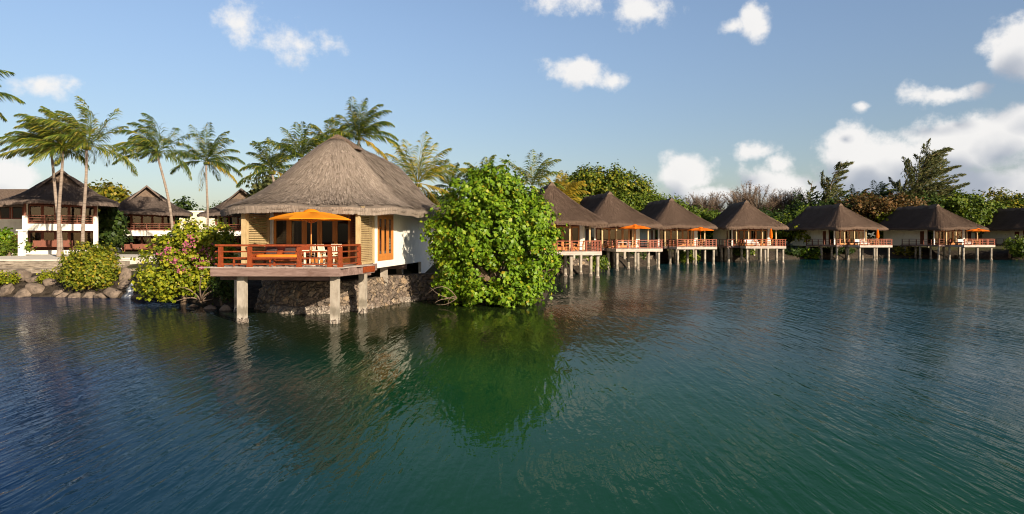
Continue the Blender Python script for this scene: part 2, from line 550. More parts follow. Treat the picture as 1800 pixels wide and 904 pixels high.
def mat_water():
    m = bpy.data.materials.new('lagoon_water')
    m.use_nodes = True
    m.node_tree.nodes.clear()
    t = NT(m.node_tree)
    o = t.n('ShaderNodeOutputMaterial')
    tc = t.n('ShaderNodeTexCoord')
    p = tc.outputs['Object']
    # the lagoon is green before the huts; reflected sky blue is painted in to both sides
    sp = t.n('ShaderNodeSeparateXYZ'); t.link(p, sp.inputs[0])
    n = t.m('MULTIPLY_ADD', t.noise(p, 0.07, 3, 0.5), 6.0, t.m('MULTIPLY_ADD', sp.outputs[1], 0.35, t.m('ADD', sp.outputs[0], -3.0)))
    mr = t.n('ShaderNodeMapRange'); t.link(n, mr.inputs[0]); mr.inputs[1].default_value, mr.inputs[2].default_value = -6, 26
    body = t.n('ShaderNodeBsdfDiffuse')
    t.link(t.ramp(mr.outputs[0], [(0.04, (0.0005, 0.018, 0.070)), (0.26, (0.004, 0.044, 0.017)), (0.48, (0.003, 0.045, 0.014)), (0.75, (0.0005, 0.032, 0.041))]), body.inputs[0])
    lee = t.smooth(t.m('ABSOLUTE', t.m('ADD', sp.outputs[0], 6.0)), 5.0, 24.0)
    bank_reflect = t.m('MULTIPLY', t.smooth(t.m('MULTIPLY_ADD', t.noise(p, .15, 3), 8.0, sp.outputs[1]), 21.0, 31.0), t.m('SUBTRACT', 1.0, lee))
    bc = body.inputs[0].links[0].from_socket
    t.link(t.mix(t.m('MULTIPLY', bank_reflect, 0.85), bc, rgb(0.014, 0.018, 0.004)), body.inputs[0])   # olive-brown painted in for the dark reflections under the house and bank
    gl = t.n('ShaderNodeBsdfGlossy')
    gl.inputs['Roughness'].default_value = 0.03
    # crests of the wind ripples run mostly along the view, fanning out to both sides
    def ripple(rot, sx, sy, det, dist):
        return t.noise(t.mapping(p, rot=(0, 0, R(rot)), scale=(sx, sy, 1)), 1.0, det, 0.5, dist)
    gust = t.m('MULTIPLY_ADD', t.smooth(t.noise(t.mapping(p, rot=(0, 0, R(20)), scale=(1, .45, 1)), 0.12, 3, 0.55), 0.32, 0.68), 0.85, 0.45)
    amp = t.smooth(t.noise(p, 0.085, 3, 0.5), 0.3, 0.72)
    h = t.m('MULTIPLY', ripple(7, 4.3, 0.62, 2, 0.5), t.m('MULTIPLY_ADD', amp, 0.8, 0.35))
    h = t.m('ADD', h, t.m('MULTIPLY', ripple(-22, 5.0, 0.95, 2, 0.4), 0.5))
    h = t.m('ADD', h, t.m('MULTIPLY', ripple(70, 7.5, 4.6, 2, 0.2), 0.16))
    h = t.m('ADD', h, t.m('MULTIPLY', ripple(12, 0.7, 0.2, 1, 0.2), 0.7))
    # the huts and the big bush shelter the water before them; the open lagoon to the right is choppier
    gust = t.m('MULTIPLY', gust, t.m('MULTIPLY_ADD', lee, 0.85, 1.0))
    h = t.m('MULTIPLY', h, gust)
    bp = t.n('ShaderNodeBump'); bp.inputs['Distance'].default_value = 0.036
    t.link(h, bp.inputs['Height'])
    t.link(bp.outputs[0], gl.inputs['Normal'])
    fr = t.n('ShaderNodeFresnel'); fr.inputs[0].default_value = 1.333
    t.link(bp.outputs[0], fr.inputs['Normal'])
    mx = t.n('ShaderNodeMixShader')
    t.link(t.m('MULTIPLY', fr.outputs[0], t.m('MULTIPLY_ADD', fr.outputs[0], 0.42, 0.47)), mx.inputs[0])
    t.link(body.outputs[0], mx.inputs[1]); t.link(gl.outputs[0], mx.inputs[2])
    t.link(mx.outputs[0], o.inputs[0])
    return m
M['water'] = mat_water()

G_BRIGHT = [(0, (0.08, 0.16, 0.009)), (0.35, (0.13, 0.235, 0.011)), (0.75, (0.185, 0.30, 0.014)), (0.93, (0.26, 0.33, 0.02)), (1, (0.38, 0.29, 0.02))]
M['leaf_bright'] = mat_leaf('heart_leaf_green', G_BRIGHT, 0.32, 0.45, 0.3)
M['leaf_lime'] = mat_leaf('yellow_green_leaf', [(0, (0.08, 0.12, 0.008)), (0.4, (0.19, 0.23, 0.012)), (0.8, (0.32, 0.33, 0.018)), (1, (0.44, 0.36, 0.03))], 0.32, 0.5)
M['leaf_round'] = mat_leaf('clipped_bush_leaf', [(0, (0.08, 0.115, 0.009)), (0.5, (0.17, 0.20, 0.012)), (0.85, (0.28, 0.26, 0.018)), (1, (0.40, 0.27, 0.03))], 0.3, 0.5)
M['leaf_dark'] = mat_leaf('deep_green_leaf', [(0, (0.018, 0.036, 0.007)), (0.5, (0.035, 0.066, 0.011)), (1, (0.075, 0.105, 0.018))], 0.28, 0.5)
M['leaf_mid'] = mat_leaf('mid_green_leaf', [(0, (0.045, 0.08, 0.008)), (0.5, (0.09, 0.14, 0.012)), (1, (0.17, 0.20, 0.018))], 0.28, 0.5)
M['leaf_olive'] = mat_leaf('olive_yellow_leaf', [(0, (0.05, 0.068, 0.008)), (0.4, (0.12, 0.13, 0.010)), (0.8, (0.23, 0.19, 0.014)), (1, (0.33, 0.23, 0.02))], 0.28, 0.5)
M['leaf_broad'] = mat_leaf('broad_tree_leaf', [(0, (0.04, 0.075, 0.008)), (0.45, (0.09, 0.13, 0.010)), (0.8, (0.18, 0.20, 0.014)), (1, (0.31, 0.26, 0.02))], 0.3, 0.5)
M['leaf_rust'] = mat_leaf('rust_brown_leaf', [(0, (0.05, 0.045, 0.012)), (0.5, (0.10, 0.06, 0.016)), (1, (0.17, 0.08, 0.02))], 0.25, 0.6)
M['leaf_dry'] = mat_leaf('dry_brown_leaf', [(0, (0.09, 0.06, 0.035)), (1, (0.19, 0.13, 0.08))], 0.2, 0.7)
M['leaf_casu'] = mat_leaf('needle_green', [(0, (0.03, 0.045, 0.012)), (0.6, (0.07, 0.08, 0.02)), (1, (0.14, 0.12, 0.035))], 0.25, 0.6)
M['frond'] = mat_leaf('palm_frond', [(0, (0.035, 0.068, 0.008)), (0.5, (0.095, 0.135, 0.012)), (0.85, (0.24, 0.23, 0.02)), (1, (0.34, 0.26, 0.05))], 0.3, 0.4, 0.4)
M['frond_light'] = mat_leaf('light_palm_frond', [(0, (0.07, 0.11, 0.010)), (0.5, (0.18, 0.21, 0.014)), (1, (0.50, 0.36, 0.03))], 0.35, 0.4, 0.4)
M['frond_dark'] = mat_leaf('dark_palm_frond', [(0, (0.025, 0.052, 0.008)), (0.55, (0.065, 0.105, 0.012)), (0.85, (0.16, 0.18, 0.018)), (1, (0.30, 0.24, 0.025))], 0.3, 0.4, 0.4)
M['frond_yellow'] = mat_leaf('yellow_palm_frond', [(0, (0.15, 0.13, 0.012)), (0.5, (0.30, 0.22, 0.018)), (1, (0.48, 0.32, 0.03))], 0.3, 0.45, 0.3)
M['flower'] = mat_leaf('pink_bract', [(0, (0.36, 0.07, 0.14)), (1, (0.55, 0.17, 0.26))], 0.35, 0.6)
M['twig'] = mat_var('bare_twig', (0.13, 0.09, 0.065), (0.24, 0.175, 0.13), 3, 0.9, 0.1)

# ------------------------------------------------------------------ ground, shore and water
SHORE = np.array([(-400, 60), (-60, 44.5), (-33, 43.6), (-24, 42.6), (-19.5, 40.4), (-15.4, 36.9), (-13.4, 36.6), (-12.6, 35.9), (-9.4, 35.3), (-8.0, 36.6), (-7.0, 39.0), (-6.2, 41.2), (-4.6, 42.2), (-3.2, 39.4),
                  (-1.2, 38.2), (1.0, 38.6), (2.0, 41.5), (2.8, 50), (3.2, 63), (4.6, 69.5), (8.0, 70.0), (9.4, 76), (12, 84), (18, 88), (22, 101), (30, 107), (40, 110), (52, 117), (66, 121), (76, 118), (84, 111), (92, 108), (130, 112), (400, 150)], float)


def shore_y(x):
    return float(np.interp(x, SHORE[:, 0], SHORE[:, 1]))


xs = np.unique(np.concatenate([np.linspace(-400, -60, 18), np.linspace(-60, 130, 480), np.linspace(130, 400, 14), [-3000, 3000], SHORE[:, 0]]))
base_y = np.array([np.interp(x, SHORE[:, 0], SHORE[:, 1]) for x in xs])
rows = [(-1.3, -1.2), (-0.25, -0.15), (0.25, 0.3), (0.9, 0.7), (1.8, 1.0), (3.2, 1.35), (5.5, 1.85), (14, 2.08), (60, 2.1), (300, 2.1), (4500, 2.1)]
V = []
for k, (off, z) in enumerate(rows):
    for i, x in enumerate(xs):
        j = 0 if k in (0, 8, 9, 10) else (math.sin(x * 2.1 + k * 3) + math.sin(x * 0.83 + k) + math.sin(x * 4.7 + k * 1.3)) * (0.10 if k < 5 else 0.02)
        yy = base_y[i] + off + j
        if k >= 7:
            yy = max(yy, 0) if k < 10 else 4500
        V.append((x, yy, z + (0.7 * j if 1 < k < 5 else 0)))
nx = len(xs)
Fs = [(r * nx + i, r * nx + i + 1, (r + 1) * nx + i + 1, (r + 1) * nx + i) for r in range(len(rows) - 1) for i in range(nx - 1)]
mb = MB(); mb.add(V, Fs)
tag(mb.build('ground', M['ground'], smooth=True), 'wooded land and dark earth bank along the lagoon shore', 'ground', kind='structure')
mb = MB(); mb.add([(-3000, -60, 0), (3000, -60, 0), (3000, 400, 0), (-3000, 400, 0)], [(0, 1, 2, 3)])
tag(mb.build('water', M['water']), 'dark rippled green and blue lagoon water', 'water', kind='structure')
mb = MB(); mb.add([(-3000, -60, -1.19), (3000, -60, -1.19), (3000, 400, -1.19), (-3000, 400, -1.19)], [(0, 1, 2, 3)])
tag(mb.build('lagoon_bed', M['ground']), 'bed of the lagoon under the water', 'ground', kind='structure')

# pale path and low stone terrace wall on the left shore
mb = MB()
mb.prism([(-70, 48.2), (-27.2, 48.2), (-27.0, 49), (-26.8, 62.5), (-70, 62.5)], 1.2, 2.2)
tag(mb.build('path', M['path']), 'pale paved path above the terrace wall', 'path', kind='structure')


def noisy_wall(path, z0, z1, thick, mat, name, label, cat, batter=0.0, amp=0.05, seg=0.35, zs=10, group=None, base=0.0):
    """a wall face along a polyline of (x, y): a closed, slightly uneven body with real thickness; batter leans it back"""
    pts = [np.array(p, float) for p in path]
    L = [0.0]
    for a, b in zip(pts[:-1], pts[1:]):
        L.append(L[-1] + np.linalg.norm(b - a))
    n = max(2, int(L[-1] / seg))
    S_ = np.linspace(0, L[-1], n)
    px = np.interp(S_, L, [p[0] for p in pts]); py = np.interp(S_, L, [p[1] for p in pts])
    dx, dy = np.gradient(px), np.gradient(py)
    ln = np.hypot(dx, dy); nxn, nyn = -dy / ln, dx / ln      # points inland when the path runs left to right
    rr = np.random.default_rng(5)
    V, Fs = [], []
    for k in range(zs + 1):
        f = k / zs
        z = z0 + (z1 - z0) * f
        for i in range(n):
            a = amp * rr.normal()
            off = batter * f + a
            V.append((px[i] + nxn[i] * off, py[i] + nyn[i] * off, z + (0.35 * a if k == zs else 0)))
    for i in range(n):
        V.append((px[i] + nxn[i] * (thick + batter), py[i] + nyn[i] * (thick + batter), z1))
    for i in range(n):
        V.append((px[i] + nxn[i] * (thick + batter), py[i] + nyn[i] * (thick + batter), z0))
    for k in range(zs + 2):
        for i in range(n - 1):
            Fs.append((k * n + i, k * n + i + 1, (k + 1) * n + i + 1, (k + 1) * n + i))
    o = (zs + 2) * n
    Fs.append(tuple([k * n for k in range(zs + 3)]))
    Fs.append(tuple([k * n + n - 1 for k in range(zs + 2, -1, -1)]))
    mb = MB(); mb.add(V, Fs)
    ob = mb.build(name, mat)
    return tag(ob, label, cat, group)


noisy_wall([(-62, 47.6), (-27.0, 47.6)], 1.4, 2.12, 0.55, M['coping'], 'terrace_wall', 'low brown stone terrace wall below the pale path', 'wall', 0.08, 0.03)
noisy_wall([(-62, 46.7), (-25.0, 46.5)], 0.7, 1.62, 0.8, M['coping'], 'terrace_wall', 'lower stepped stone ledge under the terrace wall, above the boulders', 'wall', 0.1, 0.05)

# stone retaining wall beneath the near bungalow, with a skirt of pale rubble at the waterline
WALLP = [(-13.6, 35.9), (-12.4, 34.7), (-10.8, 34.0), (-9.3, 33.9), (-8.0, 35.0), (-7.0, 37.2), (-6.3, 39.6), (-5.2, 41.2), (-4.0, 42.0)]
noisy_wall(WALLP, -0.5, 1.55, 0.8, M['stonewall'], 'stone_retaining_wall', 'dark volcanic stone retaining wall beneath the near bungalow deck', 'wall', 0.45, 0.05, 0.22, 16)
noisy_wall([(x - 0.15 if x > -9 else x, y - 0.55) for x, y in WALLP[1:-1]], -0.5, 0.33, 0.9, M['rubble'], 'rubble_ledge', 'pale rubble ledge at the waterline under the stone retaining wall', 'ledge', 0.35, 0.07, 0.18, 5)
noisy_wall([(3.4, 66.2), (5.2, 70.2), (8.4, 71.2)], -0.5, 1.5, 0.8, M['stonewall'], 'stone_retaining_wall', 'grey stone retaining wall under the bungalow behind the big green bush', 'wall', 0.5, 0.06, 0.4, 8)
noisy_wall([(12.6, 86.4), (18.5, 89.6), (20.5, 96)], -0.5, 1.2, 0.8, M['stonewall'], 'stone_retaining_wall', 'low grey stone wall behind the stilts of the bungalow with the white table', 'wall', 0.5, 0.06, 0.4, 8)


# ------------------------------------------------------------------ boulders
def boulder(px, py, w, h, d, label, seed):
    rr = np.random.default_rng(seed)
    x, z = X(px, d), Z(py, d)
    import bmesh
    bm = bmesh.new()
    bmesh.ops.create_icosphere(bm, subdivisions=3, radius=1.0)
    co = np.array([v.co[:] for v in bm.verts])
    ph = rr.normal(size=(5, 3)) * 1.7
    disp = sum(np.sin(co @ ph[k] + k) for k in range(5)) * 0.07
    for _ in range(11):                     # flat broken faces
        n = rr.normal(size=3); n /= np.linalg.norm(n)
        c = 0.5 + 0.3 * rr.random()
        s = co @ n
        co = co - np.outer(np.maximum(s - c, 0) * 0.9, n)
    co *= (1 + disp)[:, None]
    co *= np.array([w / 2, w * 0.42, h / 2])
    a = rr.uniform(-0.4, 0.4)
    co = co @ np.array([[math.cos(a), -math.sin(a), 0], [math.sin(a), math.cos(a), 0], [0, 0, 1]]).T
    mb = MB(); mb.add(co, [[v.index for v in f.verts] for f in bm.faces])
    bm.free()
    o = mb.build('boulder', M['boulder'], smooth=True, loc=(x, d, z))
    return tag(o, label, 'boulder', 'boulders along the left shore')


BL = [  # px, py (centre), width m, height m, distance
    (38, 487, 1.7, .85, 45.2, 'broad rounded grey boulder just below the terrace ledge at far left'),
    (14, 512, 1.5, 1.2, 43.9, 'brown boulder at the waterline beneath the small yellow plant'),
    (42, 519, 1.6, .9, 43.6, 'low flat boulder at the waterline right of the yellow plant'),
    (66, 510, 1.5, 1.1, 43.9, 'squared pale brown boulder at the waterline, middle of the left shore'),
    (60, 492, 1.2, .6, 45.0, 'thin slab boulder lying under the broad rounded grey one'),
    (88, 502, .9, 1.0, 44.4, 'upright dark boulder in the hollow below the small green tuft'),
    (100, 516, 1.2, .8, 43.6, 'small dark boulder left of the round yellow-green bush'),
    (112, 520, .9, .6, 43.2, 'reddish boulder at the left foot of the round bush'),
    (132, 522, 1.0, .6, 42.9, 'reddish boulder in the water under the round bush'),
    (156, 523, 1.0, .55, 42.6, 'small reddish boulder centred below the round bush'),
    (176, 522, .9, .6, 42.5, 'flat reddish boulder at the right foot of the round bush'),
    (198, 516, 1.3, .9, 42.8, 'wide grey boulder between the round bush and the little waterfall'),
    (220, 485, 1.0, 1.1, 44.6, 'squared dark boulder at the top of the little waterfall'),
    (216, 502, 1.1, .8, 43.6, 'sloping dark boulder left of the little waterfall'),
    (250, 500, 1.1, 1.2, 43.2, 'dark boulder right of the little waterfall, against the flowering bush'),
    (246, 522, 1.0, .5, 42.3, 'low wet boulder at the foot of the little waterfall'),
    (-20, 500, 2.0, 1.4, 44.5, 'large brown boulder cut by the edge of the photo'),
    (338, 542, .8, .55, 37.3, 'small boulder under the flowering bush among its stems'),
    (372, 545, .9, .6, 36.2, 'pale boulder under the right side of the flowering bush'),
    (398, 546, .8, .6, 35.6, 'pale boulder between the flowering bush and the front left stilt'),
]
for i, b in enumerate(BL):
    boulder(*b, seed=100 + i)

# little waterfall beside the flowering bush
mb = MB()
prev = None
wp = [(238, 497, 44.0), (236, 503, 43.7), (233, 508, 43.4), (236, 513, 43.2), (231, 518, 42.9), (229, 524, 42.7)]
Vw, Fw = [], []
for i, (px, py, d) in enumerate(wp):
    w = 0.16 + 0.05 * i
    x, z = X(px, d), Z(py, d)
    for dx_, dy_ in ((-w, 0), (0, -0.14), (w, 0), (0, 0.1)):
        Vw.append((x + dx_, d - 0.35 + dy_, z))
for i in range(len(wp) - 1):
    for k in range(4):
        Fw.append((i * 4 + k, i * 4 + (k + 1) % 4, (i + 1) * 4 + (k + 1) % 4, (i + 1) * 4 + k))
mb.add(Vw, Fw)
tag(mb.build('waterfall', M['water_fall'], smooth=True), 'thin white trickle of water falling between boulders beside the flowering bush', 'waterfall')

# ------------------------------------------------------------------ thatched roofs
PROF_S = [0, .1, .2, .3, .39, .5, .6, .69, .81, .9, .95, 1.0]
PROF_Z = [0, .055, .125, .21, .305, .45, .59, .71, .855, .945, .975, 1.0]


def roof(parent, mat, cx=0.0, yf=3.1, yb=13.9, w=4.45, rc=2.4, r0=2.7, r1=12.6, ze=5.0, zr=9.4, zr1=None, straws=9000, thick=0.34, seed=1, sag=0.10, straw_len=0.5, profile=True, cap=1.0):
    rr = np.random.default_rng(seed)
    zr1 = zr if zr1 is None else zr1
    # eave outline (rounded rectangle), counter-clockwise from the back right
    pts = []
    def arc(cx, cy, a0, a1):
        k = max(2, int(rc * abs(a1 - a0) / 0.25))
        for q in np.linspace(a0, a1, k):
            pts.append((cx + rc * math.cos(q), cy + rc * math.sin(q)))
    H = math.pi / 2
    arc(w - rc, yb - rc, 0, H); arc(-w + rc, yb - rc, H, 2 * H); arc(-w + rc, -yf + rc, 2 * H, 3 * H); arc(w - rc, -yf + rc, 3 * H, 4 * H)
    pts = np.array(pts + pts[:1])
    L = np.concatenate([[0], np.cumsum(np.hypot(*np.diff(pts, axis=0).T))])
    n = int(L[-1] / 0.28)
    u = np.linspace(0, L[-1], n + 1)[:-1]
    def base(uu):
        return np.stack([np.interp(uu, L, pts[:, 0]), np.interp(uu, L, pts[:, 1])], 1)
    cen = np.array([0, (yb - yf) / 2])
    sg_n = rr.uniform(0, 6.28, 4)
    def surf(uu, s, lower=0.0):
        b = base(uu)
        ry = np.clip(b[:, 1], r0, r1)
        e = np.stack([b[:, 0] * 0, ry], 1)
        p = b + (e - b) * s[:, None]
        top = zr + (zr1 - zr) * (ry - r0) / max(r1 - r0, 1e-6)
        f = np.interp(s, PROF_S, PROF_Z) if profile else s * 0.8 + 0.2 * s * s
        wav = 0.045 * (np.sin(uu * 0.9 + sg_n[0]) + np.sin(uu * 2.3 + sg_n[1]) * 0.6)
        corner = np.clip((np.abs(b[:, 0]) / w + np.abs(b[:, 1] - cen[1]) / ((yb + yf) / 2) - 1.4) / 0.6, 0, 1)
        z = ze + thick - lower + (top - ze - thick) * f + wav * (1 - s) - sag * corner * (1 - s)
        z += 0.06 * np.sin(uu * 1.3 + s * 7 + sg_n[2]) * s * (1 - s)
        return np.stack([p[:, 0], p[:, 1], z], 1)
    ss = np.array([0.0, .03, .07, .12, .18, .25, .32, .4, .48, .56, .64, .72, .8, .88, .95, 1.0])
    rings, uvs = [], []
    # underside inner ring, eave lip, then the top surface
    for s, low, vv in ((0.42, thick * 0.9, -3.0), (0.05, thick * 0.97, -.8), (0.012, thick * 1.0, -.45), (-.006, thick * .93, -.36), (-0.016, thick * 0.66, -.25), (-0.014, thick * .4, -.15)):
        rings.append(surf(u, np.full(n, s), low)); uvs.append(np.stack([u, np.full(n, vv)], 1))
    for s in ss:
        q = surf(u, np.full(n, s), {0.0: thick * .2, .03: thick * .06}.get(float(s), 0.0)); rings.append(q); uvs.append(np.stack([u * (1 - 0.5 * s), np.full(n, s * 6.5)], 1))
    V = np.concatenate(rings); UV = np.concatenate(uvs)
    V[3 * n:, :] += rr.normal(size=(len(V) - 3 * n, 3)) * 0.014
    Fs = []
    for k in range(len(rings) - 1):
        for i in range(n):
            j = (i + 1) % n
            Fs.append((k * n + i, k * n + j, (k + 1) * n + j, (k + 1) * n + i))
    mb = MB(); mb.add(V, Fs)
    # straws lying on the slope and a ragged fringe at the eave
    su = rr.uniform(0, L[-1], straws); s0 = rr.beta(1.0, 1.25, straws) * 0.95
    ds = straw_len / 6.2
    a = surf(su, s0 + 0.0); b = surf(su + rr.normal(size=straws) * 0.07, np.minimum(s0 + ds * rr.uniform(.6, 1.2, straws), 1.0))
    d = b - a; d /= np.linalg.norm(d, axis=1)[:, None] + 1e-9
    side = np.cross(d, [0, 0, 1.0]); side /= np.linalg.norm(side, axis=1)[:, None] + 1e-9
    nrm = np.cross(side, d); nrm *= np.sign(nrm[:, 2:3] + 1e-9)
    wd = rr.uniform(.014, .036, straws)[:, None]
    lift = rr.uniform(.02, .07, straws)[:, None]
    mb.quads(np.stack([a - side * wd + nrm * lift, a + side * wd + nrm * lift, b + side * wd * .5 + nrm * .004, b - side * wd * .5 + nrm * .004], 1))
    nf = straws // 3
    fu = rr.uniform(0, L[-1], nf)
    a = surf(fu, np.full(nf, -0.018), thick * 0.25); b = surf(fu + rr.normal(size=nf) * .03, np.full(nf, -0.008), thick)
    b[:, 2] -= rr.uniform(-0.05, .09, nf)
    tg = base(fu + .05) - base(fu - .05); tg /= np.linalg.norm(tg, axis=1)[:, None] + 1e-9
    tg = np.concatenate([tg, np.zeros((nf, 1))], 1); wd = rr.uniform(.010, .026, nf)[:, None]
    mb.quads(np.stack([a - tg * wd, a + tg * wd, b + tg * wd, b - tg * wd], 1))
    UV = np.concatenate([UV, np.repeat(rr.uniform(0, 40, (straws + nf, 2)), 4, 0)])
    ro = mb.build('roof', mat, parent, smooth=True, uv=UV)
    ro.location.x = cx
    # rolled ridge cap, heavier at the front end
    mb = MB()
    k = 14
    yy = np.linspace(r0 - 0.35, r1 + 0.3, k)
    path = [(0.02 * math.sin(y * 3), y, zr + (zr1 - zr) * (y - r0) / max(r1 - r0, 1e-6) - 0.06 + (0.10 if i < 2 else 0) + 0.03 * math.sin(y * 2.2)) for i, y in enumerate(yy)]
    V, Fs = [], []
    prof = [(-.62, -.62), (-.42, -.34), (-.2, -.08), (0, .12), (.2, -.08), (.42, -.34), (.62, -.62), (.3, -.6), (-.3, -.6)]
    for i, p in enumerate(path):
        g = 1.15 if i < 2 else 1.0
        for a_, b_ in prof:
            V.append((p[0] + a_ * g * (cap if i < 2 else 1.0) + rr.normal() * .02, p[1] + rr.normal() * .02, p[2] + b_ * g + rr.normal() * .02))
    m_ = len(prof)
    for i in range(k - 1):
        for q in range(m_):
            Fs.append((i * m_ + q, i * m_ + (q + 1) % m_, (i + 1) * m_ + (q + 1) % m_, (i + 1) * m_ + q))
    Fs.append(tuple(range(m_))); Fs.append(tuple((k - 1) * m_ + q for q in range(m_ - 1, -1, -1)))
    mb.add(V, Fs)
    mb.build('ridge_cap', M['ridge'], ro)
    return ro


def railing(parent, path, z0, h, mat, posts=None, nrails=4, pw=0.13, rw=0.07, mid=1.6):
    """path: list of (x, y); posts at every corner and about every MID metres; rails are one mesh, posts are its children"""
    mb = MB()
    pl = []
    for a, b in zip(path[:-1], path[1:]):
        a, b = Vector((*a, 0)), Vector((*b, 0))
        k = max(1, round((b - a).length / mid))
        for i in range(k):
            pl.append(a.lerp(b, i / k))
        for r in range(nrails):
            z = z0 + h * (1.0 - r * (0.86 / max(nrails - 1, 1)))
            ww = rw * (1.25 if r == 0 else 0.85)
            e = (b - a).normalized() * 0.12
            mb.beam((a.x - e.x, a.y - e.y, z + 0.0015 * r), (b.x + e.x, b.y + e.y, z + 0.0015 * r), ww, ww * 0.9)
    pl.append(Vector((*path[-1], 0)))
    ro = mb.build('railing', mat, parent)
    for p in (posts or [(q.x, q.y) for q in pl]):
        m2 = MB()
        m2.box((p[0], p[1], z0 + (h - 0.02) / 2 - 0.02), (pw, pw, h - 0.06))
        m2.box((p[0], p[1], z0 + 0.07), (pw * 1.25, pw * 1.25, 0.14))
        m2.build('rail_post', mat, ro)
    return ro


def door_leaf(parent, x0, x1, y, z0, z1, mat, name='door', stile=0.13, handle=False, along='x', louvre=False):
    """framed glazed leaf in the plane y (or x) = const, pane as a sub-part"""
    def bx(mb, a0, a1, lo, hi, t0=-.03, t1=.03):
        if along == 'x': mb.bb(a0, a1, y + t0, y + t1, lo, hi)
        else: mb.bb(y + t0, y + t1, a0, a1, lo, hi)
    mb = MB()
    bx(mb, x0, x0 + stile, z0, z1); bx(mb, x1 - stile, x1, z0, z1)
    bx(mb, x0 + stile, x1 - stile, z1 - 0.16, z1); bx(mb, x0 + stile, x1 - stile, z0, z0 + 0.28)
    if louvre:
        for z in np.arange(z0 + .32, z1 - .2, .085):
            bx(mb, x0 + stile, x1 - stile, z, z + .055, -.02, .012)
    o = mb.build(name, mat, parent)
    if not louvre:
        p = MB(); bx(p, x0 + stile, x1 - stile, z0 + .28, z1 - .16, -.005, .005)
        p.build('pane', M['glass'], o)
    if handle:
        p = MB()
        if along == 'x':
            p.bb(x1 - stile * .62, x1 - stile * .45, y - .075, y - .03, z0 + .98, z0 + 1.12); p.bb(x1 - stile * .62 - .12, x1 - stile * .45, y - .09, y - .076, z0 + 1.06, z0 + 1.085)
        else:
            p.bb(y + .03, y + .075, x1 - stile * .62, x1 - stile * .45, z0 + .98, z0 + 1.12)
        p.build('handle', M['pillow'], o)
    return o


def stilt(parent, x, y, z1, s, z0=-1.15, round_=False):
    mb = MB()
    if round_:
        zz = np.linspace(z0, z1, 8)
        mb.tube([(x + RNG.normal() * .006, y + RNG.normal() * .006, z) for z in zz], [s / 2 * (1 + .03 * RNG.normal()) for _ in zz], 10)
    else:
        mb.bb(x - s / 2, x + s / 2, y - s / 2, y + s / 2, z0, z1)
    o = mb.build('stilt', M['concrete'], parent, smooth=round_)
    b = MB()                                     # crust of barnacles at the waterline
    zz = [-.18, -.05, .06, .15, .22]
    rr_ = [s * .56 * (1 if round_ else 1.12), s * .66 * (1 if round_ else 1.1), s * .64 * (1 if round_ else 1.1), s * .58 * (1 if round_ else 1.1), s * .5 * (1 if round_ else 1.12)]
    k = 12
    V = []
    for z, r_ in zip(zz, rr_):
        for q in range(k):
            a = 2 * math.pi * q / k
            if round_:
                ex, ey = math.cos(a), math.sin(a)
            else:
                m_ = max(abs(math.cos(a)), abs(math.sin(a))); ex, ey = math.cos(a) / m_, math.sin(a) / m_
                ex, ey = ex * .88, ey * .88
            j = 1 + .09 * RNG.normal()
            V.append((x + ex * r_ * j, y + ey * r_ * j, z + RNG.normal() * .03))
    Fs = [(i * k + q, i * k + (q + 1) % k, (i + 1) * k + (q + 1) % k, (i + 1) * k + q) for i in range(4) for q in range(k)]
    b.add(V, Fs)
    b.build('barnacles', M['rubble'], o)
    return o


# ------------------------------------------------------------------ the near bungalow
YAW = R(-7.0)
O0 = Vector((-9.83, 35.3, 0))


def W2L(x, y, O=O0, yaw=YAW):
    dx_, dy_ = x - O.x, y - O.y
    c, s = math.cos(-yaw), math.sin(-yaw)
    return (c * dx_ - s * dy_, s * dx_ + c * dy_)


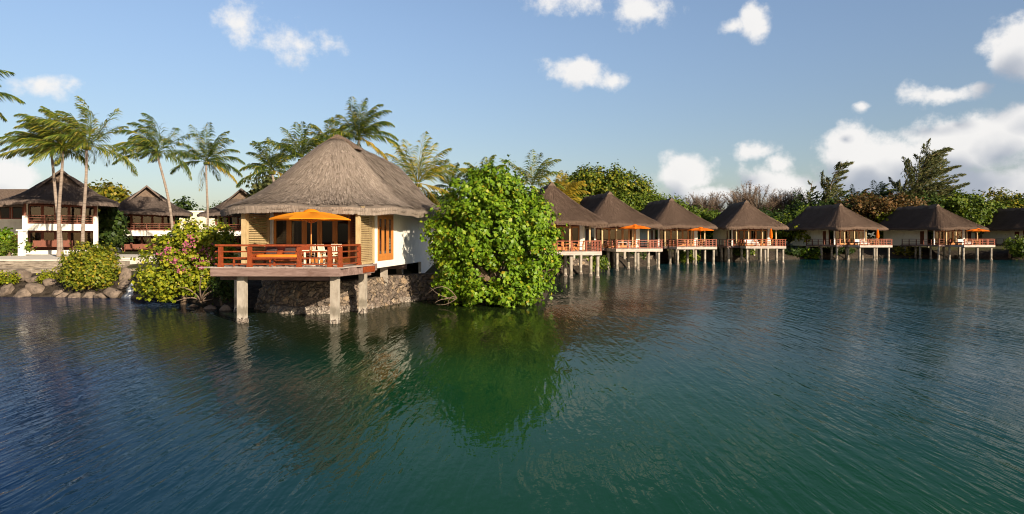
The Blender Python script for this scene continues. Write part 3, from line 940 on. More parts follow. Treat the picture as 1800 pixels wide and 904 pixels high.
def near_bungalow():
    b = thing('thatched_bungalow', 'large nearest thatched stilt bungalow with red railed deck above the stone retaining wall', 'bungalow', O0, YAW, 'thatched bungalows on stilts along the lagoon')
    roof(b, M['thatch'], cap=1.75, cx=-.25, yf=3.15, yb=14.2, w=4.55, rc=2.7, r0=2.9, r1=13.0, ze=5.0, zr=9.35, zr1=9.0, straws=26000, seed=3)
    zf, zt = 2.46, 5.25
    # right wall with an opening for the tall window, then left and back walls
    wr = 2.87
    mb = MB()
    y0w, y1w, z0w, z1w = 0.30, 3.05, 2.56, 5.06
    mb.bb(wr - .2, wr, -.02, y0w, 2.2, zt); mb.bb(wr - .2, wr, y1w, 12.6, 2.2, zt)
    mb.bb(wr - .2, wr, y0w, y1w, 2.2, z0w); mb.bb(wr - .2, wr, y0w, y1w, z1w, zt)
    mb.bb(wr - .19, wr - .003, 9.2, 12.6, 0.9, 2.2)
    mb.build('wall', M['white'], b)
    mb = MB(); mb.bb(-wr, -wr + .2, -.02, 12.6, 2.2, zt); mb.build('wall', M['white'], b)
    mb = MB(); mb.bb(-wr + .2, wr - .2, 12.4, 12.6, 2.2, zt); mb.build('wall', M['white'], b)
    mb = MB(); mb.bb(-wr + .2, wr - .2, 3.6, 3.75, zf, zt - .08); mb.build('partition_wall', M['interior'], b)
    mb = MB(); mb.bb(-wr + .2, wr - .2, 0.16, 12.4, 2.22, zf - .02); mb.build('floor', M['darkwood'], b)
    mb = MB(); mb.bb(-wr + .05, wr - .05, -2.45, 12.5, zt + .005, zt + .04); mb.build('ceiling', M['redwood'], b)
    # tall three-light window in the right wall
    mb = MB()
    x = wr - .08
    mb.bb(x, x + .10, y0w, y0w + .13, z0w, z1w); mb.bb(x, x + .10, y1w - .13, y1w, z0w, z1w)
    mb.bb(x, x + .10, y0w + .13, y1w - .13, z0w, z0w + .22); mb.bb(x, x + .10, y0w + .13, y1w - .13, z1w - .16, z1w)
    f = mb.build('window', M['teak'], b)
    wid = (y1w - y0w - .26) / 3
    for k in range(3):
        a0 = y0w + .13 + wid * k
        mb = MB()
        mb.bb(x + .02, x + .08, a0 + .004, a0 + .20, z0w + .224, z1w - .164); mb.bb(x + .02, x + .08, a0 + wid - .20, a0 + wid - .004, z0w + .224, z1w - .164)
        mb.bb(x + .02, x + .08, a0 + .2, a0 + wid - .2, z0w + .224, z0w + .36); mb.bb(x + .02, x + .08, a0 + .2, a0 + wid - .2, z1w - .30, z1w - .164)
        mb.build('sash', M['teak'], f)
        mb = MB(); mb.bb(x + .045, x + .055, a0 + .2, a0 + wid - .2, z0w + .36, z1w - .3); mb.build('pane', M['glass'], f)
    mb = MB(); mb.bb(wr - .30, wr - .22, y0w, y1w, z1w - .55, z1w - .05); mb.build('blind', M['whitecloth'], f)
    # door wall of the veranda
    mb = MB(); mb.bb(-wr + .2, -2.62, -.1, .14, 2.3, zt); mb.build('wall', M['white'], b)
    mb = MB(); mb.bb(2.55, wr - .2, -.1, .14, 2.3, zt); mb.build('wall', M['white'], b)
    mb = MB(); mb.bb(-2.62, 2.55, -.06, .12, 5.02, zt); mb.build('door_lintel', M['darkwood'], b)
    ed = [-2.62, -1.79, -.96, -.13, .70, 1.53]
    for i in range(5):
        door_leaf(b, ed[i] + .004, ed[i + 1] - .004, 0.03, zf, 5.02, M['teak'], handle=(i == 3))
    door_leaf(b, 1.534, 2.04, 0.0, zf, 5.02, M['darkwood'], 'shutter', .08, louvre=True)
    door_leaf(b, 2.046, 2.546, 0.0, zf, 5.02, M['darkwood'], 'shutter', .08, louvre=True)
    mb = MB()
    for k in range(26):
        xx = -2.3 + k * .032; mb.box((xx, .42 + .03 * (k % 2), 3.65), (.03, .03, 2.3))
    mb.build('curtain', M['whitecloth'], b)
    # tan louvred screens closing both ends of the veranda
    for sx in (-1, 1):
        xx = sx * (wr - .06)
        mb = MB()
        mb.bb(xx - .06, xx + .06, -2.45, -2.33, zf + .02, 5.1); mb.bb(xx - .06, xx + .06, -.32, -.16, zf + .02, 5.1)
        mb.bb(xx - .05, xx + .05, -2.33, -.32, zf + .02, zf + .12); mb.bb(xx - .05, xx + .05, -2.33, -.32, 5.0, 5.1)
        for z in np.arange(zf + .16, 4.97, .088):
            mb.box((xx, -1.325, z), (.035, 2.0, .06), M=Matrix.Rotation(R(25) * sx, 4, 'Y'))
        mb.build('louvre_screen', M['tan'], b)
        mb = MB(); mb.bb(sx * wr - .1, sx * wr + .1, -2.66, -2.46, zf, 5.2); mb.build('veranda_post', M['tan'], b)
    mb = MB(); mb.bb(-wr - .3, wr + .3, -2.64, -2.48, 5.203, 5.25); mb.bb(-wr + .1, wr - .1, -2.63, -2.5, 5.02, 5.2); mb.build('veranda_beam', M['tan'], b)
    # deck
    dp = [W2L(-13.15, 29.75), W2L(-7.47, 29.5), W2L(-6.62, 32.9), W2L(-6.75, 33.2)]
    dp = dp + [(2.9, -1.9), (2.9, .15), (-3.0, .15), (-3.3, -2.5)]
    mb = MB(); mb.prism(dp, 2.10, zf - .01)
    dk = mb.build('deck', M['deckwood'], b)
    mb = MB()
    n_ = 34
    for k in range(n_):                                # planks running back from the front edge
        xx = -3.2 + k * .195
        yf_ = np.interp(xx, [dp[0][0], dp[1][0]], [dp[0][1], dp[1][1]]) + .03
        if xx > dp[1][0]: yf_ = np.interp(xx, [dp[1][0], dp[2][0]], [dp[1][1], dp[2][1]]) + .05
        mb.bb(xx, xx + .18, yf_, -.12 if xx < 2.65 else -2.02, zf - .008, zf + .018 + .004 * (k % 3))
    mb.build('deck_boards', M['deckpale'], dk)
    mb = MB()
    a, c = Vector((*dp[2], 0)), Vector((*dp[1], 0))
    q0 = a + (c - a) * .02; q1 = a + (c - a) * .36
    nrm = Vector(((c - a).y, -(c - a).x, 0)).normalized()
    if nrm.x < 0: nrm = -nrm
    mb.beam((q0.x + nrm.x * .03, q0.y + nrm.y * .03, 2.29), (q1.x + nrm.x * .03, q1.y + nrm.y * .03, 2.29), .05, .27)
    mb.build('fascia_panel', M['redwood'], dk)
    # railing with the posts where the photo has them
    rp = [W2L(X(383, 30.3), 30.3), W2L(X(598, 29.85), 29.85), W2L(X(631, 32.3), 32.3)]
    posts = [W2L(X(388, 30.25), 30.25), W2L(X(439, 30.15), 30.15), W2L(X(526, 29.98), 29.98), W2L(X(580, 29.9), 29.9), rp[1], rp[2]]
    railing(b, rp, zf + .01, .97, M['redwood'], posts, 4, .16, .075)
    for px, d in ((426, 30.35), (589, 30.15), (638, 34.2), (675, 38.4), (703, 42.5), (420, 35.0)):
        x, y = W2L(X(px, d), d)
        stilt(b, x, y, 2.12 if d < 33 else 2.2, .335)
    for y0, y1, z1 in ((-4.9, -4.65, 2.1), (-.6, -.35, 2.1), (6, 6.25, 2.2)):
        mb = MB(); mb.bb(-2.75, 2.75, y0, y1, 1.88, z1); mb.build('joist', M['deckwood'], b)
    return b


NEAR = near_bungalow()


def on_near(px, d):
    return Vector((X(px, d), d, 2.485))


# ------------------------------------------------------------------ parasols
def parasol(loc, rz, r, h, label, closed=False, edge_drop=0.44, mat='canvas'):
    p = thing('parasol', label, 'parasol', loc, rz, 'orange parasols on the bungalow decks')
    mb = MB(); mb.tube([(0, 0, .05), (0, 0, h - .03)], .03, 10); mb.build('pole', M['teak'], p, smooth=True)
    mb = MB(); mb.tube([(0, 0, 0), (0, 0, .04), (0, 0, .09)], [.28, .28, .12], 16); mb.build('base', M['concrete'], p)
    V, Fs = [], []
    if closed:
        for i, (z, rr_) in enumerate([(h, .03), (h - .12, .09), (h - .45, .17), (h - .9, .22), (h - 1.25, .24), (h - 1.5, .17)]):
            for q in range(16):
                k = rr_ * (1.0 if q % 2 else .72)
                a = 2 * math.pi * q / 16
                V.append((k * math.cos(a), k * math.sin(a), z))
        for i in range(5):
            for q in range(16):
                Fs.append((i * 16 + q, i * 16 + (q + 1) % 16, (i + 1) * 16 + (q + 1) % 16, (i + 1) * 16 + q))
        Fs.append(tuple(range(16)))
        mb = MB(); mb.add(V, Fs); mb.build('canopy', M[mat], p)
        mb = MB(); mb.tube([(0, 0, h - 1.0), (0, 0, h - .94)], .225, 12); mb.build('strap', M[mat], p)
        return p
    nr, seg = 8, 6
    N = nr * seg
    rings = [(.14, 0), (.35, .03), (.6, .10), (.8, .18), (.93, .25), (1.0, .29), (1.0, .32)]
    for k, (f, dz) in enumerate(rings):
        for q in range(N):
            a = 2 * math.pi * (q + .0) / N + math.pi / 8
            t_ = (q % seg) / seg
            chord = math.cos(math.pi / nr) / math.cos((t_ - .5) * 2 * math.pi / nr)
            sag = math.sin(math.pi * t_)
            rr_ = r * f * (chord - .02 * sag * f)
            z = h - .1 - edge_drop * dz / .29 * (.75 if k < 6 else .82) - .09 * sag * math.sin(math.pi * min(f, .98))
            if k == 6:
                z += .03 * sag
            V.append((rr_ * math.cos(a), rr_ * math.sin(a), z))
    for i in range(len(rings) - 1):
        for q in range(N):
            Fs.append((i * N + q, i * N + (q + 1) % N, (i + 1) * N + (q + 1) % N, (i + 1) * N + q))
    mb = MB(); mb.add(V, Fs); cn = mb.build('canopy', M[mat], p)
    V, Fs = [], []
    for k, (rr_, z) in enumerate([(.02, h + .03), (.16, h - .0), (.30, h - .07), (.31, h - .12)]):
        for q in range(16):
            a = 2 * math.pi * q / 16
            V.append((rr_ * r / 1.7 * math.cos(a), rr_ * r / 1.7 * math.sin(a), z))
    for i in range(3):
        for q in range(16):
            Fs.append((i * 16 + q, i * 16 + (q + 1) % 16, (i + 1) * 16 + (q + 1) % 16, (i + 1) * 16 + q))
    Fs.append(tuple(range(16)))
    mb = MB(); mb.add(V, Fs); mb.build('vent', M[mat], cn)
    for q in range(nr):
        a = 2 * math.pi * q / nr + math.pi / 8
        mb = MB()
        e = (r * .99 * math.cos(a), r * .99 * math.sin(a), h - .1 - edge_drop * .75 - .03)
        mb.beam((.04 * math.cos(a), .04 * math.sin(a), h - .13), e, .025, .03)
        mb.beam((.04 * math.cos(a), .04 * math.sin(a), h - .62), (r * .5 * math.cos(a), r * .5 * math.sin(a), h - .13 - edge_drop * .27), .02, .025)
        mb.build('rib', M['teak'], p)
    return p


parasol(on_near(547, 31.1), R(10), 1.86, 2.58, 'open orange parasol on the near bungalow deck, largest of the parasols')


# ------------------------------------------------------------------ furniture
def chair(label, loc, rz, mat, group=None, parts=True):
    c = thing('chair', label, 'chair', loc, rz, group)
    mb = MB()
    for k in range(5):
        mb.bb(-.24, .24, -.22 + k * .095, -.22 + k * .095 + .075, .42, .45)
    mb.build('seat', mat, c)
    mb = MB()
    mb.beam((-.23, .24, .44), (-.23, .36, .98), .04, .045); mb.beam((.23, .24, .44), (.23, .36, .98), .04, .045)
    mb.beam((-.23, .345, .93), (.23, .345, .93), .03, .10); mb.beam((-.21, .27, .55), (.21, .27, .55), .03, .06)
    for k in range(5):
        xx = -.16 + k * .08
        mb.beam((xx, .275, .57), (xx, .34, .90), .035, .015)
    mb.build('backrest', mat, c)
    for sx in (-1, 1):
        mb = MB(); mb.beam((sx * .25, -.22, .66), (sx * .25, .30, .66), .05, .03); mb.build('armrest', mat, c)
        mb = MB(); mb.beam((sx * .235, -.21, 0), (sx * .235, -.21, .65), .045, .045); mb.build('leg', mat, c)
        mb = MB(); mb.beam((sx * .228, .30, 0), (sx * .228, .235, .44), .045, .045); mb.build('leg', mat, c)
    return c


def table(label, loc, rz, mat, w=.9, dp=.9, h=.72, cloth=None, group=None):
    tb = thing('table', label, 'table', loc, rz, group)
    mb = MB()
    for k in range(7):
        mb.bb(-w / 2, w / 2, -dp / 2 + k * dp / 7, -dp / 2 + (k + 1) * dp / 7 - .012, h - .035, h)
    mb.bb(-w / 2 + .06, w / 2 - .06, -dp / 2 + .06, dp / 2 - .06, h - .09, h - .037)
    mb.build('tabletop', mat, tb)
    for sx in (-1, 1):
        for sy in (-1, 1):
            mb = MB(); mb.bb(sx * (w / 2 - .09) - .035, sx * (w / 2 - .09) + .035, sy * (dp / 2 - .09) - .035, sy * (dp / 2 - .09) + .035, 0, h - .092)
            mb.build('leg', mat, tb)
    return tb


def soft_box(mb, c, s, r=.06, n=4, M_=None):
    """cushion: superellipsoid box"""
    V, Fs = [], []
    nu, nv = 20, 10
    for i in range(nv + 1):
        th = -math.pi / 2 + math.pi * i / nv
        for j in range(nu):
            ph = 2 * math.pi * j / nu
            def sp(v, e): return math.copysign(abs(v) ** e, v)
            e1, e2 = .35, .3
            x = sp(math.cos(th), e1) * sp(math.cos(ph), e2); y = sp(math.cos(th), e1) * sp(math.sin(ph), e2); z = sp(math.sin(th), e1)
            V.append((x * s[0] / 2, y * s[1] / 2, z * s[2] / 2))
    for i in range(nv):
        for j in range(nu):
            Fs.append((i * nu + j, i * nu + (j + 1) % nu, (i + 1) * nu + (j + 1) % nu, (i + 1) * nu + j))
    V = np.array(V)
    if M_ is not None: V = V @ np.array(M_.to_3x3()).T
    mb.add(V + np.array(c), Fs)


def daybed(label, loc, rz, frame, soft, w=2.1, dp=1.1, pil=True, group=None):
    b = thing('daybed', label, 'daybed', loc, rz, group)
    mb = MB(); mb.bb(-w / 2, w / 2, -dp / 2, dp / 2, .24, .32)
    mb.bb(-w / 2, -w / 2 + .07, -dp / 2, dp / 2, .321, .55); mb.build('frame', frame, b)
    for sx in (-1, 1):
        for sy in (-1, 1):
            mb = MB(); mb.bb(sx * (w / 2 - .06) - .045, sx * (w / 2 - .06) + .045, sy * (dp / 2 - .07) - .045, sy * (dp / 2 - .07) + .045, 0, .238); mb.build('leg', frame, b)
    mb = MB(); soft_box(mb, (0.03, -.02, .42), (w - .12, dp - .1, .2)); mb.build('mattress', soft, b, smooth=True)
    mb = MB(); mb.box((0.02, dp / 2 - .02, .66), (w - .1, .07, .66), M=Matrix.Rotation(R(-14), 4, 'X')); mb.build('backrest', frame, b)
    if pil:
        for k, xx in enumerate((-w * .28, w * .12)):
            mb = MB(); soft_box(mb, (xx, dp / 2 - .24, .64), (.52, .16, .38), M_=Matrix.Rotation(R(-25), 4, 'X')); mb.build('pillow', M['pillow'], b, smooth=True)
    return b


yaw = YAW
daybed('red-brown daybed with orange mattress and dark pillows on the near bungalow deck', on_near(494, 32.0), yaw, M['redwood'], M['cushion'], 2.3, 1.2)
table('low red-brown coffee table in front of the daybed on the near bungalow deck', on_near(447, 31.0), yaw, M['redwood'], 1.9, .6, .38)
table('cream slatted dining table under the large orange parasol', on_near(553, 31.6), yaw, M['creamwood'], .85, .8, .72)
chair('cream slatted armchair behind the dining table, facing the water', on_near(541, 32.5), yaw, M['creamwood'], 'cream chairs around the dining table')
chair('cream slatted armchair right of the dining table, seen from its side', on_near(575, 31.9), yaw + R(80), M['creamwood'], 'cream chairs around the dining table')
chair('cream slatted armchair by the louvred door behind the railing corner', on_near(590, 32.6), yaw + R(15), M['creamwood'], 'cream chairs around the dining table')


# ------------------------------------------------------------------ the row of far bungalows: one built, then copied
def far_bungalow(loc, rz, label):
    b = thing('thatched_bungalow', label, 'bungalow', loc, rz, 'thatched bungalows on stilts along the lagoon')
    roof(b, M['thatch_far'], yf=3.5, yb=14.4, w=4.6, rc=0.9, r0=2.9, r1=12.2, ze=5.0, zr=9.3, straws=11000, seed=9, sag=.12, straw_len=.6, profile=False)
    wr, zf, zt = 2.9, 2.46, 5.25
    mb = MB(); mb.bb(wr - .2, wr, 0, 12.6, 2.2, zt); mb.build('wall', M['cream'], b)
    mb = MB(); mb.bb(-wr, -wr + .2, 3.3, 12.6, 2.2, zt); mb.bb(-wr, -wr + .2, 1.62, 2.3, 2.2, zt); mb.bb(-wr, -wr + .2, 2.3, 3.3, 4.75, zt); mb.bb(-wr, -wr + .2, 2.3, 3.3, 2.2, 2.46); mb.build('wall', M['cream'], b)
    door_leaf(b, 2.31, 3.29, -wr + .08, 2.47, 4.74, M['darkwood'], 'door', .14, along='y', louvre=True)
    mb = MB(); mb.bb(-wr + .2, wr - .2, 12.4, 12.6, 2.2, zt); mb.build('wall', M['cream'], b)
    mb = MB(); mb.bb(-wr + .2, wr - .2, 3.9, 4.05, 2.46, zt - .06); mb.build('partition_wall', M['interior'], b)
    mb = MB(); mb.bb(-wr, -wr + .18, .02, .22, 2.3, zt); mb.build('wall', M['white'], b)
    mb = MB(); mb.bb(wr - .5, wr - .2, -.02, .16, 2.3, zt); mb.build('wall', M['white'], b)
    mb = MB(); mb.bb(-wr + .18, wr - .5, -.01, .14, 4.85, zt); mb.build('door_lintel', M['darkwood'], b)
    ed = np.linspace(-wr + .19, wr - .51, 7)
    for i in range(6):
        door_leaf(b, ed[i] + .004, ed[i + 1] - .004, .06, zf, 4.85, M['teak'] if i not in (0,) else M['darkwood'], stile=.12)
    door_leaf(b, .23, 1.61, -wr + .1, zf, 4.95, M['darkwood'], 'window', .12, along='y')
    mb = MB(); mb.bb(-wr - .05, wr + .05, -2.75, 12.6, zt + .005, zt + .06); mb.build('ceiling', M['darkwood'], b)
    mb = MB(); mb.bb(-wr + .2, wr - .2, .16, 12.4, 2.22, zf - .02); mb.build('floor', M['darkwood'], b)
    for xx in (-2.85, -1.1, .9, 2.85):
        mb = MB(); mb.bb(xx - .08, xx + .08, -2.68, -2.52, zf, 5.22); mb.build('veranda_post', M['tan'], b)
    mb = MB(); mb.bb(-2.95, 2.95, -2.67, -2.53, 5.05, 5.2); mb.build('veranda_beam', M['darkwood'], b)
    # deck in two steps: veranda strip, then the sun deck in front; a narrow gangway on the left side
    mb = MB(); mb.prism([(-2.3, -5.7), (3.3, -5.7), (3.3, -2.0), (-2.3, -2.0)], 2.12, zf - .002); dk = mb.build('deck', M['deckpale'], b)
    mb = MB(); mb.prism([(-3.0, -1.998), (2.98, -1.998), (2.98, .15), (-3.0, .15)], 2.15, zf - .01); mb.build('veranda_floor', M['deckwood'], b)
    mb = MB(); mb.prism([(-4.2, -2.6), (-2.302, -2.6), (-2.302, -2.0), (-3.0, -1.9), (-3.0, 6.2), (-4.2, 6.2)], 2.18, zf - .03); mb.build('gangway', M['deckwood'], b)
    railing(b, [(-2.2, -2.7), (-2.2, -5.6), (3.2, -5.6), (3.2, -2.1)], zf, .95, M['redwood'], None, 4, .13, .075, 1.35)
    railing(b, [(-2.35, -2.5), (-4.1, -2.5), (-4.1, 6.1)], zf - .03, .95, M['darkwood'], None, 3, .1, .06, 1.9)
    for x, y in ((-2.0, -5.2), (.5, -5.2), (3.0, -5.2), (-2.0, -2.3), (.5, -2.3), (3.0, -2.3), (-2.7, 1.0), (2.7, 1.0), (-2.7, 4.6), (2.7, 4.6), (-3.9, -2.2), (-3.9, 2.0), (-3.9, 5.6), (0, 1.2), (-2.7, 8.2), (2.7, 8.2)):
        stilt(b, x, y, 2.13 if y > -3 else 2.12, .34, round_=True)
    return b


BUNG = [  # px of deck front centre, distance of the door wall, yaw (deg, + = faces to the right), label
    (1005, 68.0, 6, 'thatched stilt bungalow half hidden behind the big green bush'),
    (1124, 82.5, 12, 'thatched stilt bungalow with open orange parasol, next right of the half hidden one'),
    (1225, 97.0, 7, 'small looking thatched stilt bungalow whose orange parasol touches its right roof edge'),
    (1346, 103.0, -4, 'thatched stilt bungalow with a closed orange parasol in front of the leafless trees'),
    (1540, 113.0, 8, 'thatched stilt bungalow with a closed orange parasol in front of the leaning casuarina'),
    (1722, 115.5, 8, 'thatched stilt bungalow with an open orange parasol, below the largest wind-swept casuarina'),
]
GRP = 'thatched bungalows on stilts along the lagoon'
FB = []


def bung_loc(px, d, deg):
    a = R(deg)
    off = 5.6                                           # deck front centre sits 5.6 m in front of the door wall
    y = d
    x = X(px, d - off * math.cos(a)) - off * math.sin(a) - .5 * math.cos(a)
    return (x, y, 0), a


for i, (px, d, deg, lab) in enumerate(BUNG):
    loc, a = bung_loc(px, d, deg)
    FB.append(far_bungalow(loc, a, lab) if i == 0 else dup(FB[0], loc, a, lab, GRP))
FB.append(dup(FB[0], (X(1728, 138), 138, 0), R(62), 'thatched bungalow roof showing behind the last railed deck on the right', GRP))
FB.append(dup(FB[0], (X(1835, 126), 126, 0), R(10), 'dark thatched bungalow cut by the right edge of the photo', GRP))


def at_b(i, x, y):
    p = FB[i].location; a = FB[i].rotation_euler.z
    return Vector((p.x + x * math.cos(a) - y * math.sin(a), p.y + x * math.sin(a) + y * math.cos(a), 2.465))


def bz(i):
    return FB[i].rotation_euler.z


parasol(at_b(1, .5, -4.3), bz(1), 1.75, 2.75, 'open orange parasol over the white table, second from the big bush', mat='canvas_deep')
parasol(at_b(2, 1.7, -4.0), bz(2), 1.75, 2.65, 'open orange parasol on the smallest looking bungalow deck, left of the leafless trees', mat='canvas_deep')
parasol(at_b(5, 1.5, -4.2), bz(5), 1.75, 2.7, 'open orange parasol on the last railed deck on the right', mat='canvas_deep')
parasol(at_b(3, 1.7, -4.0), bz(3), 1.6, 2.55, 'closed orange parasol on the deck in front of the leafless trees', closed=True, mat='canvas_deep')
parasol(at_b(4, 2.0, -4.0), bz(4), 1.6, 2.55, 'closed orange parasol on the deck left of the biggest casuarina', closed=True, mat='canvas_deep')

WHERE = ['the bungalow behind the big bush', 'the bungalow with a white table', 'the smallest looking bungalow', 'the bungalow before leafless trees', 'the bungalow left of the biggest casuarina', 'the last railed bungalow']
ch0 = tb0 = db0 = None
for i in range(6):
    w_ = WHERE[i]
    a = bz(i)
    tm = M['teak']
    if i == 1:
        table('white table on the deck of ' + w_, at_b(i, -.9, -4.2), a, M['whitecloth'], 1.5, 1.0, .74, group='deck tables')
    else:
        lab = 'teak table on the deck of ' + w_
        if tb0 is None: tb0 = table(lab, at_b(i, .6, -4.2), a, tm, group='deck tables')
        else: dup(tb0, at_b(i, .6, -4.2), a, lab, 'deck tables')
    for k, (x, y, r_) in enumerate(((-.35, -4.2, 90), (1.6, -4.1, -90))):
        lab = 'teak chair at the table\'s %s end on %s' % ('left' if k == 0 else 'right', w_)
        if i == 1: x = x - 1.0 if k == 0 else x - .9
        if ch0 is None: ch0 = chair(lab, at_b(i, x, y), a + R(r_), tm, 'teak deck chairs')
        else: dup(ch0, at_b(i, x, y), a + R(r_), lab, 'teak deck chairs')
    if i in (3, 4, 5):
        lab = 'white cushioned daybed on the deck of ' + w_
        if db0 is None: db0 = daybed(lab, at_b(i, -1.15, -4.5), a, M['whitecloth'], M['whitecloth'], 1.9, 1.1, False, 'white deck daybeds')
        else: dup(db0, at_b(i, -1.15, -4.5), a, lab, 'white deck daybeds')


# ------------------------------------------------------------------ two-storey villas on the left
def villa(loc, rz, label):
    v = thing('two_storey_villa', label, 'villa', loc, rz, 'two-storey thatched villas')
    g = 2.1
    ro = roof(v, M['thatch_dark'], yf=2.3, yb=9.5, w=4.75, rc=1.1, r0=2.2, r1=7.0, ze=6.85, zr=10.0, straws=8000, seed=21, sag=.15, profile=True)
    # small open gable over the front hip
    mb = MB()
    for sx in (-1, 1):
        A = np.array([(0, -.25, 10.28), (sx * 2.0, -.05, 8.45), (sx * 2.0, 2.6, 8.45), (0, 3.4, 10.28)])
        B = A - np.array([0, 0, .22])
        mb.add(np.concatenate([A, B]), [(0, 1, 2, 3), (7, 6, 5, 4), (0, 4, 5, 1), (1, 5, 6, 2), (2, 6, 7, 3), (3, 7, 4, 0)])
    mb.build('gable_roof', M['thatch_dark'], ro)
    mb = MB(); mb.prism([(-1.75, .45), (1.75, .45), (1.75, .6), (-1.75, .6)], 7.9, 8.2)
    mb.add([(-1.85, .5, 8.2), (1.85, .5, 8.2), (0, .5, 9.98), (-1.85, .62, 8.2), (1.85, .62, 8.2), (0, .62, 9.98)], [(0, 1, 2), (5, 4, 3), (0, 2, 5, 3), (1, 4, 5, 2)])
    mb.build('gable_infill', M['ridge'], ro)
    mb = MB(); mb.bb(-2.75, 2.75, -.5, 8.2, g - .3, g + .42); mb.build('plinth', M['white'], v)
    mb = MB(); mb.bb(-2.95, -2.75, 1.8, 8.2, g - .3, 6.95); mb.build('wall', M['cream'], v)
    mb = MB(); mb.bb(2.75, 2.95, 1.8, 8.2, g - .3, 6.95); mb.build('wall', M['cream'], v)
    mb = MB(); mb.bb(-2.75, 2.75, 8.0, 8.2, g + .43, 6.95); mb.build('wall', M['interior'], v)
    mb = MB(); mb.bb(-2.75, 2.75, 3.6, 3.7, g + .43, 6.9); mb.build('partition_wall', M['interior'], v)
    sl_ = MB(); sl_.bb(-2.6, 2.6, -.45, 1.85, 4.4, 5.02); sl_.bb(-2.745, 2.745, 1.86, 7.9, 4.5, 5.0); sl = sl_.build('balcony', M['white'], v)
    railing(sl, [(-2.55, -.38), (2.55, -.38)], 5.02, .78, M['darkwood'], None, 4, .09, .06, 1.3)
    for xx in (-2.8, 2.8):
        mb = MB(); mb.bb(xx - .2, xx + .2, -.62, -.22, g + .9, 5.75); mb.bb(xx - .3, xx + .3, -.72, -.12, g - .3, g + .9); mb.build('column', M['white'], v)
        mb = MB(); mb.bb(xx - .1, xx + .1, -.52, -.32, 5.752, 6.95); mb.build('veranda_post', M['darkwood'], v)
    for z0, z1 in ((g + .43, 4.38), (5.03, 6.9)):
        ed = np.linspace(-2.7, 2.7, 6)
        for k in range(5):
            door_leaf(v, ed[k] + .004, ed[k + 1] - .004, 1.95, z0, z1, M['darkwood'], stile=.12)
    bch = MB(); bch.bb(-2.3, .9, .3, .9, g + .75, g + .85); bch.bb(-2.3, .9, .9, .96, g + .8, g + 1.35); bch.bb(-2.3, -2.2, .3, .9, g + .43, g + 1.1); bch.bb(.8, .9, .3, .9, g + .43, g + 1.1); bch.build('bench', M['darkwood'], v)
    mb = MB(); mb.bb(-2.74, 2.74, -.4, 8.0, 6.953, 7.0); mb.build('ceiling', M['darkwood'], v)
    return v


V1 = villa((X(108, 65), 65, 0), R(31), 'two-storey thatched villa behind the three palm trunks')
dup(V1, (X(258, 79), 79, -.5), R(27), 'two-storey thatched villa with white balcony between the round bush and the flowering bush', 'two-storey thatched villas')
dup(V1, (X(424, 84), 84, -.5), R(16), 'two-storey thatched villa peeking out between the flowering bush and the near bungalow', 'two-storey thatched villas')

# cream annex at the far left, and a plain cream building behind the flowering bush
an = thing('annex_building', 'cream annex wing with dark windows at the left edge beside the first villa', 'building', (X(-20, 67), 67, 0))
mb = MB(); mb.bb(-3.2, 3.3, 0, 6, 1.8, 5.55); mb.bb(-3.2, 3.3, .3, 6, 5.55, 6.9); mb.build('wall', M['cream'], an)
for k in range(5):
    mb = MB(); x0 = -2.9 + k * 1.25; mb.bb(x0, x0 + .1, .2, .297, 5.56, 6.88); mb.bb(x0 + 1.05, x0 + 1.15, .2, .297, 5.56, 6.88); mb.bb(x0 + .1, x0 + 1.05, .2, .297, 5.56, 5.66); mb.bb(x0 + .1, x0 + 1.05, .2, .297, 6.78, 6.88)
    w_ = mb.build('window', M['redwood'], an)
    mb = MB(); mb.bb(x0 + .1, x0 + 1.05, .24, .26, 5.66, 6.78); mb.build('pane', M['glass'], w_)
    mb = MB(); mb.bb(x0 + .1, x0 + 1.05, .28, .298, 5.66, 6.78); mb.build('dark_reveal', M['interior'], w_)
mb = MB(); mb.bb(-3.0, -.1, -.04, -.003, 2.2, 4.2); mb.bb(.4, 3.0, -.04, -.003, 2.2, 4.0); mb.build('door', M['darkwood'], an)
mb = MB(); A = [(-4.6, -.9, 6.95), (4.1, -.9, 6.95), (4.1, 7.2, 6.95), (-4.6, 7.2, 6.95), (-2.5, 3.1, 8.7), (2.3, 3.1, 8.7)]
mb.add(A + [(x, y, z - .25) for x, y, z in A[:4]], [(0, 1, 5, 4), (1, 2, 5), (2, 3, 4, 5), (3, 0, 4), (6, 7, 1, 0), (7, 8, 2, 1), (8, 9, 3, 2), (9, 6, 0, 3), (9, 8, 7, 6)])
mb.build('roof', M['ridge'], an)
pb = thing('plain_building', 'plain cream building with a flat roof behind the flowering bush and the slender palm', 'building', (X(345, 97), 97, 0))
mb = MB(); mb.bb(-2.4, 2.4, 0, 6, 1.8, 7.3); mb.build('wall', M['cream'], pb)
mb = MB(); mb.bb(-2.5, 2.5, -.1, 6.1, 7.302, 7.5); mb.build('roof', M['white'], pb)
mb = MB(); mb.bb(-1.6, -.6, -.03, -.003, 4.6, 5.8); mb.build('window', M['darkwood'], pb)
